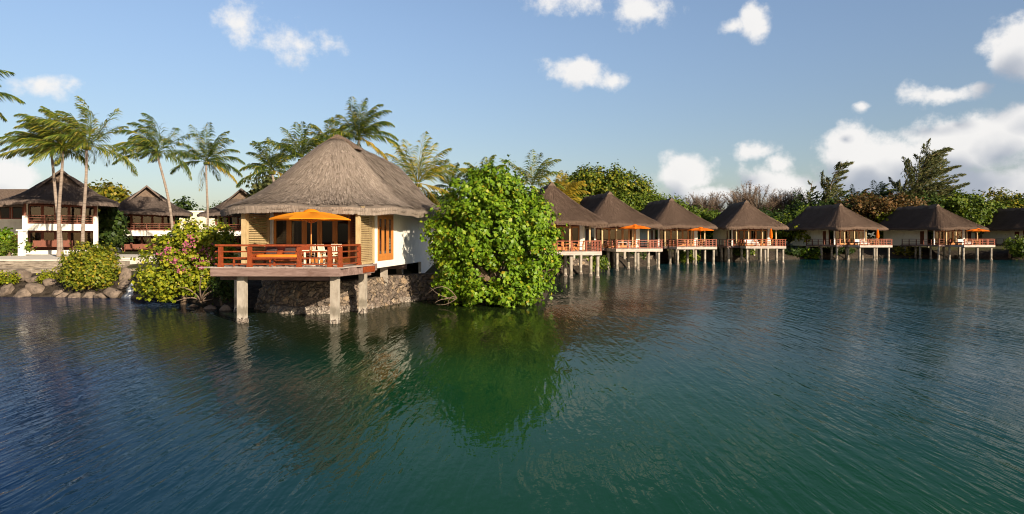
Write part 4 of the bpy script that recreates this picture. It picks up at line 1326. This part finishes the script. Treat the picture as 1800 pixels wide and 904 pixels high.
# stepped white pool edge beside the second villa
mb = MB(); mb.bb(X(214, 52), X(262, 52), 50, 56, 1.5, 2.25); mb.bb(X(214, 52) + .004, X(262, 52), 49.4, 49.997, 1.1, 1.95)
tag(mb.build('pool_wall', M['cream']), 'cream edged pool wall right of the round bush, below the second villa', 'wall')
mb = MB(); mb.bb(X(207, 50), X(215, 50), 48.6, 49.3, 1.0, 2.5); mb.bb(X(205, 50), X(217, 50), 48.5, 49.4, 2.503, 2.6)
tag(mb.build('gate_pillar', M['coping']), 'short brown stone pillar between the round bush and the pool wall', 'pillar')
mb = MB(); mb.bb(X(40, 58) - .2, X(40, 58) + .2, 57.7, 58.1, 2.15, 4.3); mb.bb(X(40, 58) - .3, X(40, 58) + .3, 57.6, 58.2, 4.302, 4.42)
tag(mb.build('garden_pillar', M['white']), 'white garden pillar left of the first villa beside the green hedge', 'pillar')


# ------------------------------------------------------------------ vegetation
def unit(v):
    return v / (np.linalg.norm(v, axis=-1, keepdims=True) + 1e-9)


def leaf_quads(rr, pos, outward, size, droop=0.3, aspect=0.42, jit=0.9):
    n = len(pos)
    nrm = unit(outward + rr.normal(size=(n, 3)) * jit * .6 + np.array([0, 0, .35]))
    d = rr.normal(size=(n, 3)) * .8 + outward * .4 - np.array([0, 0, droop])
    d = unit(d - nrm * np.sum(d * nrm, 1, keepdims=True))
    side = np.cross(nrm, d)
    s = (size * rr.uniform(.5, 1.4, n))[:, None]
    curl = nrm * s * rr.uniform(-.12, .05, (n, 1))
    return np.stack([pos - d * s * .5, pos - d * s * .05 + side * s * aspect + curl, pos + d * s * .5, pos - d * s * .05 - side * s * aspect + curl], 1)


def blob_leaves(rr, blobs, n, size, cluster=22, spread=.3, inner=.55, droop=.3, aspect=.42, jit=.9, zmin=None):
    """leaves in clusters spread through a set of ellipsoids (cx, cy, cz, rx, ry, rz)"""
    B = np.array(blobs, float)
    vol = (B[:, 3] * B[:, 4] + B[:, 4] * B[:, 5] + B[:, 3] * B[:, 5])
    nc = max(1, n // cluster)
    which = rr.choice(len(B), nc, p=vol / vol.sum())
    u = unit(rr.normal(size=(nc, 3)))
    r = inner + (1.04 - inner) * rr.random(nc) ** .6
    c = B[which, :3] + u * r[:, None] * B[which, 3:]
    o = unit(u / B[which, 3:])
    k = rr.poisson(cluster, nc) + 2
    pos = np.repeat(c, k, 0); out = np.repeat(o, k, 0)
    sp = np.repeat(spread * rr.uniform(.6, 1.3, nc), k)
    off = rr.normal(size=pos.shape) * sp[:, None]
    pos = pos + off
    out = unit(out + unit(off) * .5)
    if zmin is not None:
        keep = pos[:, 2] > zmin; pos, out = pos[keep], out[keep]
    return leaf_quads(rr, pos, out, np.full(len(pos), size), droop, aspect, jit)


def limbs(mb, rr, base, targets, r0=.22, curve=.25):
    for tx in targets:
        a, b = np.array(base, float), np.array(tx, float)
        mid = (a + b) / 2 + rr.normal(size=3) * np.linalg.norm(b - a) * curve * .5 + np.array([0, 0, .1 * np.linalg.norm(b - a)])
        P_ = [a * (1 - q) ** 2 + mid * 2 * q * (1 - q) + b * q * q for q in np.linspace(0, 1, 7)]
        mb.tube([tuple(p) for p in P_], list(np.linspace(r0, r0 * .18, 7)), 6)


def tree(name, label, cat, loc, blobs, n, size, mat, seed, group=None, trunk_h=None, tr=.25, cluster=22, spread=.3, inner=.55, droop=.3, aspect=.42, jit=.9, bark='bark', zmin=None, rz=0):
    rr = np.random.default_rng(seed)
    t_ = thing(name, label, cat, loc, rz, group)
    top = trunk_h if trunk_h is not None else min(b[2] for b in blobs) * .7
    mb = MB()
    mb.tube([(0, 0, -.4), (rr.normal() * .1, rr.normal() * .1, top * .5), (0, 0, top)], [tr * 1.25, tr, tr * .85], 9)
    limbs(mb, rr, (0, 0, top * .95), [b[:3] for b in blobs], tr * .6)
    mb.build('trunk', M[bark], t_, smooth=True)
    mb = MB(); mb.quads(blob_leaves(rr, blobs, n, size, cluster, spread, inner, droop, aspect, jit, zmin))
    mb.build('crown', M[mat], t_)
    return t_


def rand_blobs(rr, w, h, z0, k, dpt=None, r=(.28, .45)):
    """k lobes filling a dome of width w and height h above z0"""
    out = []
    dpt = dpt or w
    for _ in range(k):
        a = rr.uniform(0, 2 * math.pi); q = math.sqrt(rr.random()) * .62
        x, y = q * math.cos(a) * w / 2, q * math.sin(a) * dpt / 2
        zz = z0 + h * (.25 + rr.random() * .5) * (1 - .5 * q * q)
        s = rr.uniform(*r)
        out.append((x, y, zz, w * s * .55, dpt * s * .55, h * s * .62))
    return out


# the big heart-leaved bush between the first two bungalows
BB = [(0, .2, 1.9, 3.0, 2.6, 2.0), (-.6, .3, 4.2, 2.8, 2.5, 2.4), (.9, .2, 4.4, 2.4, 2.3, 2.2), (-.9, .2, 6.0, 1.7, 1.7, 1.6), (.1, .2, 6.3, 1.6, 1.6, 1.55), (-1.9, -.1, 2.8, 1.3, 1.3, 1.7), (2.4, -.2, 2.6, 1.2, 1.4, 1.7),
      (2.3, 0, 4.7, 1.4, 1.4, 1.3), (-2.9, -.3, 3.6, .6, .6, 1.1), (-3.2, -.5, 3.4, .35, .4, .8), (-2.6, -.2, 1.8, .8, .9, .9), (-1.5, -.6, .7, 1.3, 1.2, .8), (1.3, -.7, .7, 1.6, 1.3, .85), (0, -1.3, .6, 1.5, 1.0, .7), (2.3, -.6, .8, 1.0, 1.0, .8), (1.0, .2, 5.9, 1.0, 1.1, 1.0), (3.3, 0, 3.9, .5, .5, .5), (-.5, .2, 7.0, .7, .7, .7), (-2.2, 0, 5.3, .5, .6, .8), (2.0, 0, 6.0, .45, .5, .6), (-3.5, -.4, 4.3, .22, .25, .7), (.7, .1, 7.4, .35, .4, .6), (3.5, -.2, 2.0, .4, .5, .6)]
BBL = (X(866, 38.6), 38.6, .0)
bush = tree('large_bush', 'big bright green heart-leaved bush at the waterline, hiding most of the second bungalow', 'bush', BBL, BB, 31000, .205, 'leaf_bright', 41, None, 1.2, .2, 44, .20, .5, .45, .46, .8, zmin=.04)
rr = np.random.default_rng(77)
mb = MB()
limbs(mb, rr, (-1.9, -1.6, .5), [(-3.5, -2.2, .7), (-3.0, -2.3, .3), (-3.3, -2.0, 1.1), (-2.3, -2.5, .15), (-3.0, -1.6, .15)], .028, .4)
mb.build('bare_branches', M['twig'], bush, smooth=True)

# round bush on the left shore
tree('round_bush', 'round yellow-green bush on the rocks left of the little waterfall', 'bush', (X(158, 43.6), 43.6, .55), [(0, 0, 1.45, 1.62, 1.4, 1.35), (-.7, -.1, 1.0, 1.1, 1.1, 1.0), (.75, -.1, 1.1, 1.1, 1.1, 1.05), (0, -.2, 2.2, .9, .9, .75), (.7, 0, 2.1, .75, .75, .65), (0, -.2, .6, 1.5, 1.2, .6)],
     9000, .16, 'leaf_round', 42, None, .6, .12, 24, .16, .62, .2, .4, .8, zmin=-.1)

# flowering bush
FBL = (X(322, 38.6), 38.6, .2)
fb = tree('flowering_bush', 'yellow-green bush with pink bougainvillea flowers left of the near deck', 'bush', FBL, [(-.9, .2, 1.9, 1.7, 1.5, 1.5), (.4, .3, 2.4, 1.9, 1.6, 1.6), (1.5, .2, 2.5, 1.3, 1.3, 1.5), (.6, .3, 3.6, 1.2, 1.2, .9), (1.9, .3, 3.5, .8, .9, .9), (-1.5, 0, 1.1, 1.2, 1.1, .9), (-.4, -.3, 1.0, 1.4, 1.2, .9), (1.0, -.2, 1.2, 1.0, .9, .8), (-.4, .3, 3.3, 1.0, 1.0, .8)],
          12000, .2, 'leaf_lime', 43, None, 1.0, .14, 24, .2, .55, .25, .42, .85, zmin=.0)
rr = np.random.default_rng(5)
mb = MB()
ctr = np.array([(1.6, -.9, 2.9), (1.2, -1.2, 2.5), (1.9, -.9, 2.3), (.7, -1.3, 2.9), (.9, -1.2, 3.2), (2.0, -.7, 3.2), (.2, -1.5, 2.3), (1.5, -1.0, 2.0), (.6, -1.5, 1.8), (2.2, -.8, 1.9), (1.0, -1.0, 3.5), (-.2, -1.3, 2.9), (2.2, -.6, 2.6), (-.5, -1.3, 2.6), (2.3, -.8, 1.5)])
pos = np.repeat(ctr, 24, 0) + rr.normal(size=(len(ctr) * 24, 3)) * np.array([.15, .15, .13])
mb.quads(leaf_quads(rr, pos, unit(np.tile([.3, -1, .4], (len(pos), 1)) + rr.normal(size=pos.shape) * .3), np.full(len(pos), .12), .1, .45))
mb.build('blossoms', M['flower'], fb)
mb = MB(); limbs(mb, rr, (1.2, -.4, 0), [(2.4, -1.0, 1.3), (2.7, -.9, .8), (1.8, -1.3, 1.5), (2.1, -1.0, .2), (.4, -1.5, .9), (2.6, -.6, 1.7), (1.4, -1.0, .1), (.2, -1.2, .1)], .06, .5); mb.build('stems', M['twig'], fb, smooth=True)


# palms
def palm(label, px, py, d, pxb, flen=3.8, n=22, wind=(-.6, 0, 0), mat='frond', seed=1, up=.25, zb=2.05, r=.15, group='coconut palms', yellow=0, lean=0.0, droop=1.0):
    rr = np.random.default_rng(seed)
    xb, xt, zt = X(pxb, d), X(px, d), Z(py, d)
    t_ = thing('palm_tree', label, 'palm tree', (xb, d, zb), 0, group)
    top = np.array([xt - xb, lean, zt - zb])
    mb = MB()
    P_, Rr = [], []
    for q in np.linspace(0, 1, 24):
        bend = np.array([top[0] * q ** 1.5, top[1] * q ** 1.4, top[2] * q])
        P_.append(tuple(bend + np.array([.05 * math.sin(q * 7 + seed), 0, 0])))
        Rr.append(r * (1.55 - .55 * min(q / .08, 1) if q < .08 else 1.0 - .38 * q) * (1 + .04 * (-1) ** int(q * 23)))
    mb.tube(P_, Rr, 10)
    mb.build('trunk', M['palm_bark'], t_, smooth=False)
    wv = np.array(wind, float)
    def fronds(count, L0, lift, seed2, droopk=1.0):
        mb = MB()
        for k in range(count):
            a = k * 2.39996 + rr.uniform(-.3, .3)
            f = (k + .5) / count
            el_ = lift[0] + (lift[1] - lift[0]) * f + rr.normal() * .08
            L_ = L0 * rr.uniform(.85, 1.1)
            dvec = np.array([math.cos(a) * math.cos(el_), math.sin(a) * math.cos(el_), math.sin(el_)])
            p = top.copy() + dvec * .12
            m_ = 16
            st = L_ / m_
            pts, dirs = [p.copy()], [unit(dvec)]
            for i in range(m_):
                q = (i + 1) / m_
                dvec = unit(dvec + np.array([0, 0, -1.0]) * (.02 + .17 * q * q) * droopk + wv * (.06 + .10 * q))
                p = p + dvec * st
                pts.append(p.copy()); dirs.append(dvec.copy())
            pts, dirs = np.array(pts), np.array(dirs)
            mb.tube([tuple(x_) for x_ in pts[::2]], list(np.linspace(.035, .008, len(pts[::2]))), 4, caps=False)
            nl = 46
            q = np.linspace(.10, 1.0, nl)
            ip = np.stack([np.interp(q * m_, np.arange(m_ + 1), pts[:, c]) for c in range(3)], 1)
            idr = unit(np.stack([np.interp(q * m_, np.arange(m_ + 1), dirs[:, c]) for c in range(3)], 1))
            sd = unit(np.cross(idr, np.array([0, 0, 1.0])) + 1e-6)
            ll = L_ * .25 * np.sin(np.clip(q * .86 + .14, 0, 1) * math.pi) ** .55 * (1 - .2 * q) + .14
            for s in (-1, 1):
                dl = unit(sd * s * .62 + idr * .85 + wv * .55 + np.array([0, 0, -.38]) + rr.normal(size=(nl, 3)) * .16)
                mid = ip + dl * (ll * .55)[:, None]
                tip = mid + unit(dl + np.array([0, 0, -.8]) + wv * .35) * (ll * .55)[:, None]
                wdt = (.020 + .020 * rr.random(nl))[:, None] * np.sqrt(d / 50.0)
                wd_ = unit(np.cross(dl, sd * s + np.array([0, 0, .7])))
                mb.quads(np.stack([ip, mid + wd_ * wdt, tip, mid - wd_ * wdt], 1))
        return mb
    fronds(n, flen, (1.45, -.35 + up), seed, droop).build('crown', M[mat], t_)
    if yellow:
        fronds(yellow, flen * .95, (-.1, -.5), seed + 5, 1.2).build('old_fronds', M['frond_yellow'], t_)
    mb = MB()
    for k in range(6):
        a = k * 1.05; soft_box(mb, tuple(top + np.array([.2 * math.cos(a), .2 * math.sin(a), -.22])), (.22, .22, .26))
    mb.build('coconuts', M['leaf_olive'], t_, smooth=True)
    return t_


WL = (-.85, .1, 0)
palm('palm with a slender trunk, leftmost of the three in front of the first villa', 88, 262, 56.0, 107, 3.9, 22, WL, 'frond', 1)
palm('palm whose trunk almost crosses its left neighbour in front of the first villa', 110, 258, 54.5, 103, 3.9, 20, WL, 'frond', 2)
palm('palm with a straight pale trunk at the right end of the first villa', 153, 256, 55.0, 146, 4.1, 22, (-.6, .1, .1), 'frond', 3)
palm('wind-bent palm with a leaning trunk over the second villa', 276, 268, 64.0, 308, 3.9, 22, (-.75, .1, 0), 'frond_dark', 4)
palm('slender upright palm with spreading dark fronds behind the flowering bush', 363, 284, 75.0, 365, 4.3, 20, (.1, .1, 0), 'frond_dark', 5, yellow=2)
palm('palm mostly outside the left edge, only its frond tips showing', -84, 176, 42.0, -98, 3.6, 14, (.25, 0, 0), 'frond_dark', 6)
BK = 'coconut palms'
palm('low palm leaning over the left slope of the near roof', 478, 300, 60.0, 500, 3.2, 18, (-.2, .2, 0), 'frond_dark', 11, up=.4, group=BK, yellow=1)
palm('palm behind the left slope of the near roof, fronds raised', 530, 278, 62.0, 545, 3.6, 18, (.05, .1, 0), 'frond_dark', 12, up=.5, group=BK, yellow=1)
palm('small palm between the two tallest ones behind the near roof', 580, 252, 66.0, 590, 2.8, 16, (.15, .1, 0), 'frond', 13, up=.5, group=BK)
palm('tallest palm, directly behind the peak of the near roof', 630, 240, 64.0, 628, 3.9, 24, (.2, .1, 0), 'frond_dark', 14, up=.4, group=BK, yellow=1)
palm('palm with a drooping yellow frond behind the right slope of the near roof', 735, 322, 58.0, 740, 4.3, 16, (.08, .1, .22), 'frond_light', 15, up=.55, group=BK, yellow=4)
palm('palm with only a few frond tips showing left of the big bush top', 792, 330, 72.0, 795, 3.0, 12, (.1, .1, .1), 'frond_dark', 16, up=.7, group=BK)
palm('palm just behind the top of the big green bush', 852, 318, 70.0, 850, 3.0, 12, (.1, .1, 0), 'frond', 17, up=.6, group=BK)
palm('palm right of the big green bush top, above the second bungalow', 936, 326, 84.0, 938, 4.6, 14, (.15, .1, 0), 'frond', 18, up=.6, group=BK)
palm('golden palm between the second and third bungalow roofs', 985, 352, 96.0, 985, 4.2, 22, (.05, .1, 0), 'frond_yellow', 19, up=.4, group=BK)
palm('dark palm tuft left of the biggest casuarina', 1545, 350, 150.0, 1545, 4.6, 18, (.4, .1, 0), 'frond_dark', 20, up=.4, group=BK)
palm('small palm tuft beside the casuarina pair', 1505, 356, 152.0, 1505, 4.2, 16, (.4, .1, 0), 'frond_dark', 22, up=.4, group=BK)


def bg_tree(name, label, px, pyt, wpx, d, mat, seed, n=3500, size=.45, k=9, zb=2.0, group=None, cluster=26, spread=.5, base_f=.15, cat='tree', dpt=None):
    rr_ = np.random.default_rng(seed)
    w = wpx * d / F * (1.45 if cat == 'tree' else 1.15)
    ht = Z(pyt, d) - zb
    blobs = rand_blobs(rr_, w, ht * (1 - base_f), ht * base_f, k, dpt)
    zt = max(b[2] + b[5] for b in blobs)
    blobs = [(b[0], b[1], b[2] * ht / zt, b[3], b[4], b[5] * ht / zt) for b in blobs]
    return tree(name, label, cat, (X(px, d), d, zb), blobs, n, size, mat, seed, group, max(.4, ht * .3), .16 + .012 * ht, cluster, spread, .5, .3, .42, .9)


# broad trees behind the bungalows
tree('broad_tree', 'broad round-topped yellow-green tree behind the second and third bungalows', 'tree', (X(1056, 122), 122, 2), [(-2, 0, 9.0, 6, 5, 4.8), (3.5, 0, 8.8, 5.8, 5, 4.4), (-5.8, 0, 7.8, 4.4, 4, 4.2), (0, 0, 11.0, 5.4, 4.5, 3.5), (7.0, .5, 7.2, 4.0, 4, 3.6), (-3.5, -1.5, 5, 4.5, 3, 3), (4, -1.5, 5.4, 4.5, 3, 3), (-7.8, 0, 5.8, 3.2, 3, 3.4), (-4, -.5, 10.0, 3.6, 3.5, 3.0), (4.2, -.5, 10.2, 3.6, 3.5, 2.8)],
     26000, .46, 'leaf_broad', 61, None, 4, .45, 26, .5, .6)
tree('broad_tree', 'darker green tree between the broad round tree and the feathery one', 'tree', (X(1122, 118), 118, 2), [(0, 0, 6.2, 4.2, 4, 3.2), (3, 0, 6.4, 3.0, 3, 2.6), (-2.5, 0, 7.0, 3, 3, 2.6), (.5, -1, 4, 4.5, 3, 2.6)], 11000, .40, 'leaf_mid', 62, None, 3, .35, 26, .45, .55)
tree('feathery_tree', 'feathery green tree above the third bungalow right slope', 'tree', (X(1172, 124), 124, 2), [(0, 0, 7.2, 2.6, 2.6, 1.6), (2.2, 0, 7.2, 1.9, 2, 1.2), (-1.8, 0, 6.6, 2, 2, 1.6), (1, 0, 5.2, 2.8, 2.5, 1.6)], 4500, .34, 'leaf_mid', 63, None, 4, .25, 18, .55, .4)
TREES = [
    ('bushy_tree', 'bright green bushy tree left of the leafless trees, behind the closed parasol bungalow', 1222, 366, 85, 122, 'leaf_mid', 71, 3500),
    ('bushy_tree', 'dark bushy tree filling the gap under the leafless trees', 1272, 374, 110, 132, 'leaf_dark', 72, 3000),
    ('bushy_tree', 'green bushy tree behind the ridge of the closed parasol bungalow', 1330, 380, 90, 138, 'leaf_mid', 73, 3000),
    ('bushy_tree', 'pale green bushy tree in the gap between the two closed parasol bungalows', 1404, 366, 100, 134, 'leaf_mid', 74, 5000),
    ('bushy_tree', 'dark bushy tree at the foot of the casuarina pair', 1446, 340, 110, 142, 'leaf_dark', 75, 3500),
    ('bushy_tree', 'low lime bushes showing over the left slope of the leaning casuarina bungalow', 1415, 392, 70, 124, 'leaf_lime', 76, 2500),
    ('bushy_tree', 'deep green tree right of the casuarina pair', 1505, 338, 100, 144, 'leaf_dark', 77, 3200),
    ('rusty_tree', 'rust-brown leaved tree left of the biggest casuarina', 1545, 342, 130, 138, 'leaf_rust', 78, 5500),
    ('bushy_tree', 'lime green tree between the two right roofs, below the rusty tree', 1575, 372, 80, 130, 'leaf_lime', 79, 3500),
    ('bushy_tree', 'dark tree under the biggest casuarina', 1625, 326, 150, 144, 'leaf_dark', 80, 6500),
    ('bushy_tree', 'bright heart-leaved tree right of the biggest casuarina', 1690, 336, 110, 138, 'leaf_mid', 81, 5500),
    ('bushy_tree', 'olive green tree second from the right edge', 1742, 334, 100, 144, 'leaf_olive', 82, 4200),
    ('bushy_tree', 'pale green tree at the right edge of the treeline', 1792, 336, 100, 142, 'leaf_mid', 83, 4200),
    ('bushy_tree', 'green tree beyond the right edge of the photo', 1850, 348, 100, 144, 'leaf_mid', 84, 3000),
    ('bushy_tree', 'dark tree behind the second bungalow, under the golden palm', 1000, 372, 90, 118, 'leaf_dark', 85, 3200),
    ('bushy_tree', 'dark tree below the palms behind the near roof right slope', 760, 345, 90, 66, 'leaf_dark', 86, 4000),
    ('bushy_tree', 'dark shrubbery tree behind the near roof left slope', 480, 345, 70, 74, 'leaf_dark', 87, 2500),
    ('bushy_tree', 'grey-green loose tree at the left shoulder of the near roof', 462, 308, 45, 84, 'leaf_casu', 88, 2200),
    ('bushy_tree', 'yellow-green tree behind the first villa right roof edge', 192, 326, 78, 82, 'leaf_olive', 89, 5500),
    ('bushy_tree', 'dark tree in the gap between the first and second villas', 193, 372, 32, 72, 'leaf_dark', 90, 2500),
    ('bushy_tree', 'dark green treetop between the second villa and the slender palm', 325, 352, 60, 110, 'leaf_dark', 91, 2000),
    ('bushy_tree', 'distant dark treetop right of the slender palm', 385, 358, 60, 120, 'leaf_dark', 92, 2000),
    ('bushy_tree', 'dark tree behind the left villas roofline', 20, 366, 90, 96, 'leaf_dark', 93, 2500),
    ('bushy_tree', 'dark green tree in the gap right of the leafless trees', 1372, 370, 90, 140, 'leaf_dark', 95, 3500),
    ('bushy_tree', 'dark green tree behind the ridge of the last railed bungalow', 1570, 344, 110, 142, 'leaf_dark', 96, 4500),
    ('bushy_tree', 'dark tree behind the big green bush', 880, 345, 120, 62, 'leaf_dark', 94, 4500),
]
for nm, lab, px, pyt, wpx, d, mt, sd, n_ in TREES:
    bg_tree(nm, lab, px, pyt, wpx, d, mt, sd, int(n_ * 2.6), k=17, size=.32 + d * .0013, group='trees behind the bungalows', spread=.35 + d * .001)

# shrubs under and between the stilts
SHR = [
    (1042, 452, 50, 73, 'leaf_mid', 'green shrub on the bank between the second and third bungalow stilts'),
    (1200, 446, 50, 100, 'leaf_mid', 'green shrub on the bank beside the third bungalow stilts'),
    (1262, 440, 60, 112, 'leaf_dark', 'dark shrub on the bank left of the closed parasol bungalow'),
    (1300, 442, 60, 112, 'leaf_mid', 'green shrub behind the stilts of the closed parasol bungalow'),
    (1405, 440, 60, 116, 'leaf_dark', 'dark shrub on the bank between the two closed parasol bungalows'),
    (1425, 444, 40, 116, 'leaf_bright', 'bright shrub behind the gangway of the leaning casuarina bungalow'),
    (1470, 442, 70, 122, 'leaf_dark', 'dark shrub behind the stilts of the leaning casuarina bungalow'),
    (1590, 442, 70, 123, 'leaf_olive', 'olive shrub on the bank between the last two railed decks'),
    (1650, 442, 80, 126, 'leaf_mid', 'green shrub behind the stilts of the last railed bungalow'),
    (1720, 440, 60, 122, 'leaf_dark', 'dark shrub behind the last stilts on the right'),
    (1775, 416, 75, 113, 'leaf_mid', 'large green shrub at the waterline right of the last deck'),
    (1812, 420, 70, 110, 'leaf_mid', 'green shrub at the right edge of the photo by the water'),
    (18, 424, 70, 57.8, 'leaf_mid', 'clipped green hedge in front of the cream annex'),
    (4, 404, 42, 59.5, 'leaf_bright', 'bright green shrub against the cream annex wall'),
    (10, 488, 30, 44.2, 'leaf_lime', 'small yellow plant growing on the rocks at far left'),
    (83, 487, 20, 44.8, 'leaf_lime', 'small green tuft growing between the boulders'),
    (730, 452, 60, 47.0, 'leaf_dark', 'dark shrub in the shade at the back of the near bungalow wall'),
    (395, 470, 60, 37.6, 'leaf_dark', 'dark shrub behind the left end of the near deck'),
    (985, 452, 60, 74, 'leaf_dark', 'dark shrub behind the stilts of the second bungalow'),
    (1110, 448, 90, 92, 'leaf_dark', 'dark shrub behind the stilts of the third bungalow'),
]
for i, (px, pyt, wpx, d, mt, lab) in enumerate(SHR):
    zb = {14: 1.0, 15: .9}.get(i, max(.3, min(2.05, (d - shore_y(X(px, d))) * .45)))
    bg_tree('shrub', lab, px, pyt, wpx, d, mt, 200 + i, 1600 if d > 50 else 1500, .12 + d * .0022 if d > 48 else .13, 6, zb, 'shrubs along the shore', 22, .10 + d * .002, .05, 'shrub')


# casuarinas bent by the wind
def casuarina(label, px, d, hpx_top, lean, reach, plumes, seed, dens=130, size=.3):
    rr = np.random.default_rng(seed)
    t_ = thing('casuarina_tree', label, 'tree', (X(px, d), d, 2.0), 0, 'casuarinas bent by the wind')
    ht = Z(hpx_top, d) - 2
    mb, lf = MB(), []
    sp = np.array([(0, 0, -.3), (lean * .08, 0, ht * .25), (lean * .3, 0, ht * .55), (lean * .62, 0, ht * .8), (lean, 0, ht)])
    mb.tube([tuple(s) for s in sp], [.42, .32, .2, .1, .03], 8)
    for k in range(plumes):
        f = (k + rr.random()) / plumes
        z = ht * (.16 + .80 * f)
        c = np.array([np.interp(z, sp[:, 2], sp[:, 0]), 0, z])
        right = rr.random() < .72
        L_ = reach * rr.uniform(.55, 1.05) * (1.15 - .72 * f) * (1 if right else .72)
        dv = unit(np.array([(.55 + .6 * rr.random()) if right else -.55 - .4 * rr.random(), .9 * rr.uniform(-1, 1), .35 + .75 * rr.random()]))
        P_, D_ = [], []
        p = c.copy()
        for i in range(9):
            P_.append(p.copy()); D_.append(dv.copy())
            dv = unit(dv + np.array([.11, 0, .035 if i < 5 else -.05]) + rr.normal(size=3) * .04)
            p = p + dv * L_ / 8
        mb.tube([tuple(q) for q in P_], list(np.linspace(.08, .012, 9)), 5, caps=False)
        P_, D_ = np.array(P_), np.array(D_)
        m_ = int(dens * L_ / 4)
        q = 8 * rr.random(m_) ** .8
        at = lambda A: np.stack([np.interp(q, np.arange(9), A[:, i]) for i in range(3)], 1)
        wide = np.clip(.62 - .065 * q, .05, 1)[:, None] * min(1.0, L_ / 4.5)
        pos = at(P_) + rr.normal(size=(m_, 3)) * wide
        dd = unit(at(D_) + np.array([.25, 0, .1]) + rr.normal(size=(m_, 3)) * .33)
        sd = unit(np.cross(dd, rr.normal(size=(m_, 3))))
        s = (size * rr.uniform(.7, 1.7, m_))[:, None]
        lf.append(np.stack([pos - dd * s * .5, pos + sd * s * .13, pos + dd * s * .6, pos - sd * s * .13], 1))
    mb.build('trunk', M['bark'], t_, smooth=True)
    mb = MB(); mb.quads(np.concatenate(lf)); mb.build('crown', M['leaf_casu'], t_)
    return t_


casuarina('biggest wind-swept casuarina above the last two railed bungalows', 1592, 140, 268, 5.0, 12.5, 72, 301, 135, .5)
casuarina('slim wind-swept casuarina left of the biggest one', 1440, 142, 286, 4.6, 8.0, 32, 302, 150, .5)
casuarina('short ragged casuarina left of the slim one', 1418, 144, 318, 1.2, 3.2, 16, 303, 150, .45)
casuarina('small dark casuarina leaning out right of the slim one', 1488, 146, 345, 2.6, 4.5, 14, 304, 150, .45)


# leafless trees
def bare_tree(label, px, d, pyt, wpx, seed):
    rr = np.random.default_rng(seed)
    t_ = thing('leafless_tree', label, 'tree', (X(px, d), d, 2.0), 0, 'leafless trees behind the bungalows')
    ht = Z(pyt, d) - 2
    w = wpx * d / F
    mb = MB(); tw = []
    mb.tube([(0, 0, -.3), (.1, 0, ht * .2), (-.1, .1, ht * .42)], [.34, .28, .22], 7)
    for k in range(7):                                       # flat umbrellas of twigs, layered like a rain tree
        f = k / 6
        c = np.array([(f - .5) * w * .8 + rr.normal() * .4, rr.uniform(-.3, .3) * w * .6, ht * (1.0 - .55 * (f - .5) ** 2 * 2 - rr.uniform(0, .12))])
        rx, rz = w * rr.uniform(.2, .3), ht * .16
        hub = np.array([c[0] * .45, c[1] * .45, ht * .55])
        mb.tube([(-.1, .1, ht * .40), tuple(hub * .6 + np.array([0, 0, ht * .2])), tuple(hub)], [.17, .14, .11], 5)
        for b_ in range(14):
            a = rr.uniform(0, 6.28); q = math.sqrt(rr.random())
            e = c + np.array([math.cos(a) * q * rx, math.sin(a) * q * rx, -rz * (q * q + .15 * rr.random())])
            m_ = (hub + e) / 2 + np.array([0, 0, -.06 * ht]) + rr.normal(size=3) * .2
            mb.tube([tuple(hub), tuple(m_), tuple(e)], [.085, .06, .022], 4, caps=False)
            for u in np.linspace(.35, 1, 8):
                p0 = (1 - u) ** 2 * hub + 2 * u * (1 - u) * m_ + u * u * e
                n_ = 9
                dv = unit((e - hub) * .14 + rr.normal(size=(n_, 3)) * np.array([.8, .8, .3]) + np.array([0, 0, .55]))
                L_ = rr.uniform(.5, 1.25, (n_, 1))
                sd = unit(np.cross(dv, rr.normal(size=(n_, 3)))) * .026
                tp = np.repeat(p0[None], n_, 0)
                tw.append(np.stack([tp - sd, tp + sd, tp + dv * L_ + sd * .4, tp + dv * L_ - sd * .4], 1))
    tw = np.concatenate(tw)
    mb.quads(tw)
    mb.build('trunk', M['twig'], t_)
    ends = tw[:, 2][rr.random(len(tw)) < .35]
    pos = np.repeat(ends, 2, 0) + rr.normal(size=(len(ends) * 2, 3)) * .14
    mb = MB(); mb.quads(leaf_quads(rr, pos, unit(rr.normal(size=pos.shape)), np.full(len(pos), .20), .1, .3)); mb.build('crown', M['leaf_dry'], t_)
    return t_


bare_tree('leafless brown tree with a flat spreading crown behind the closed parasol bungalow', 1322, 150, 322, 120, 401)
bare_tree('leafless brown tree left of the flat-crowned one, over the bungalow gap', 1240, 152, 336, 100, 402)
bare_tree('sparse leafless tree beside the casuarina pair', 1386, 150, 331, 75, 403)
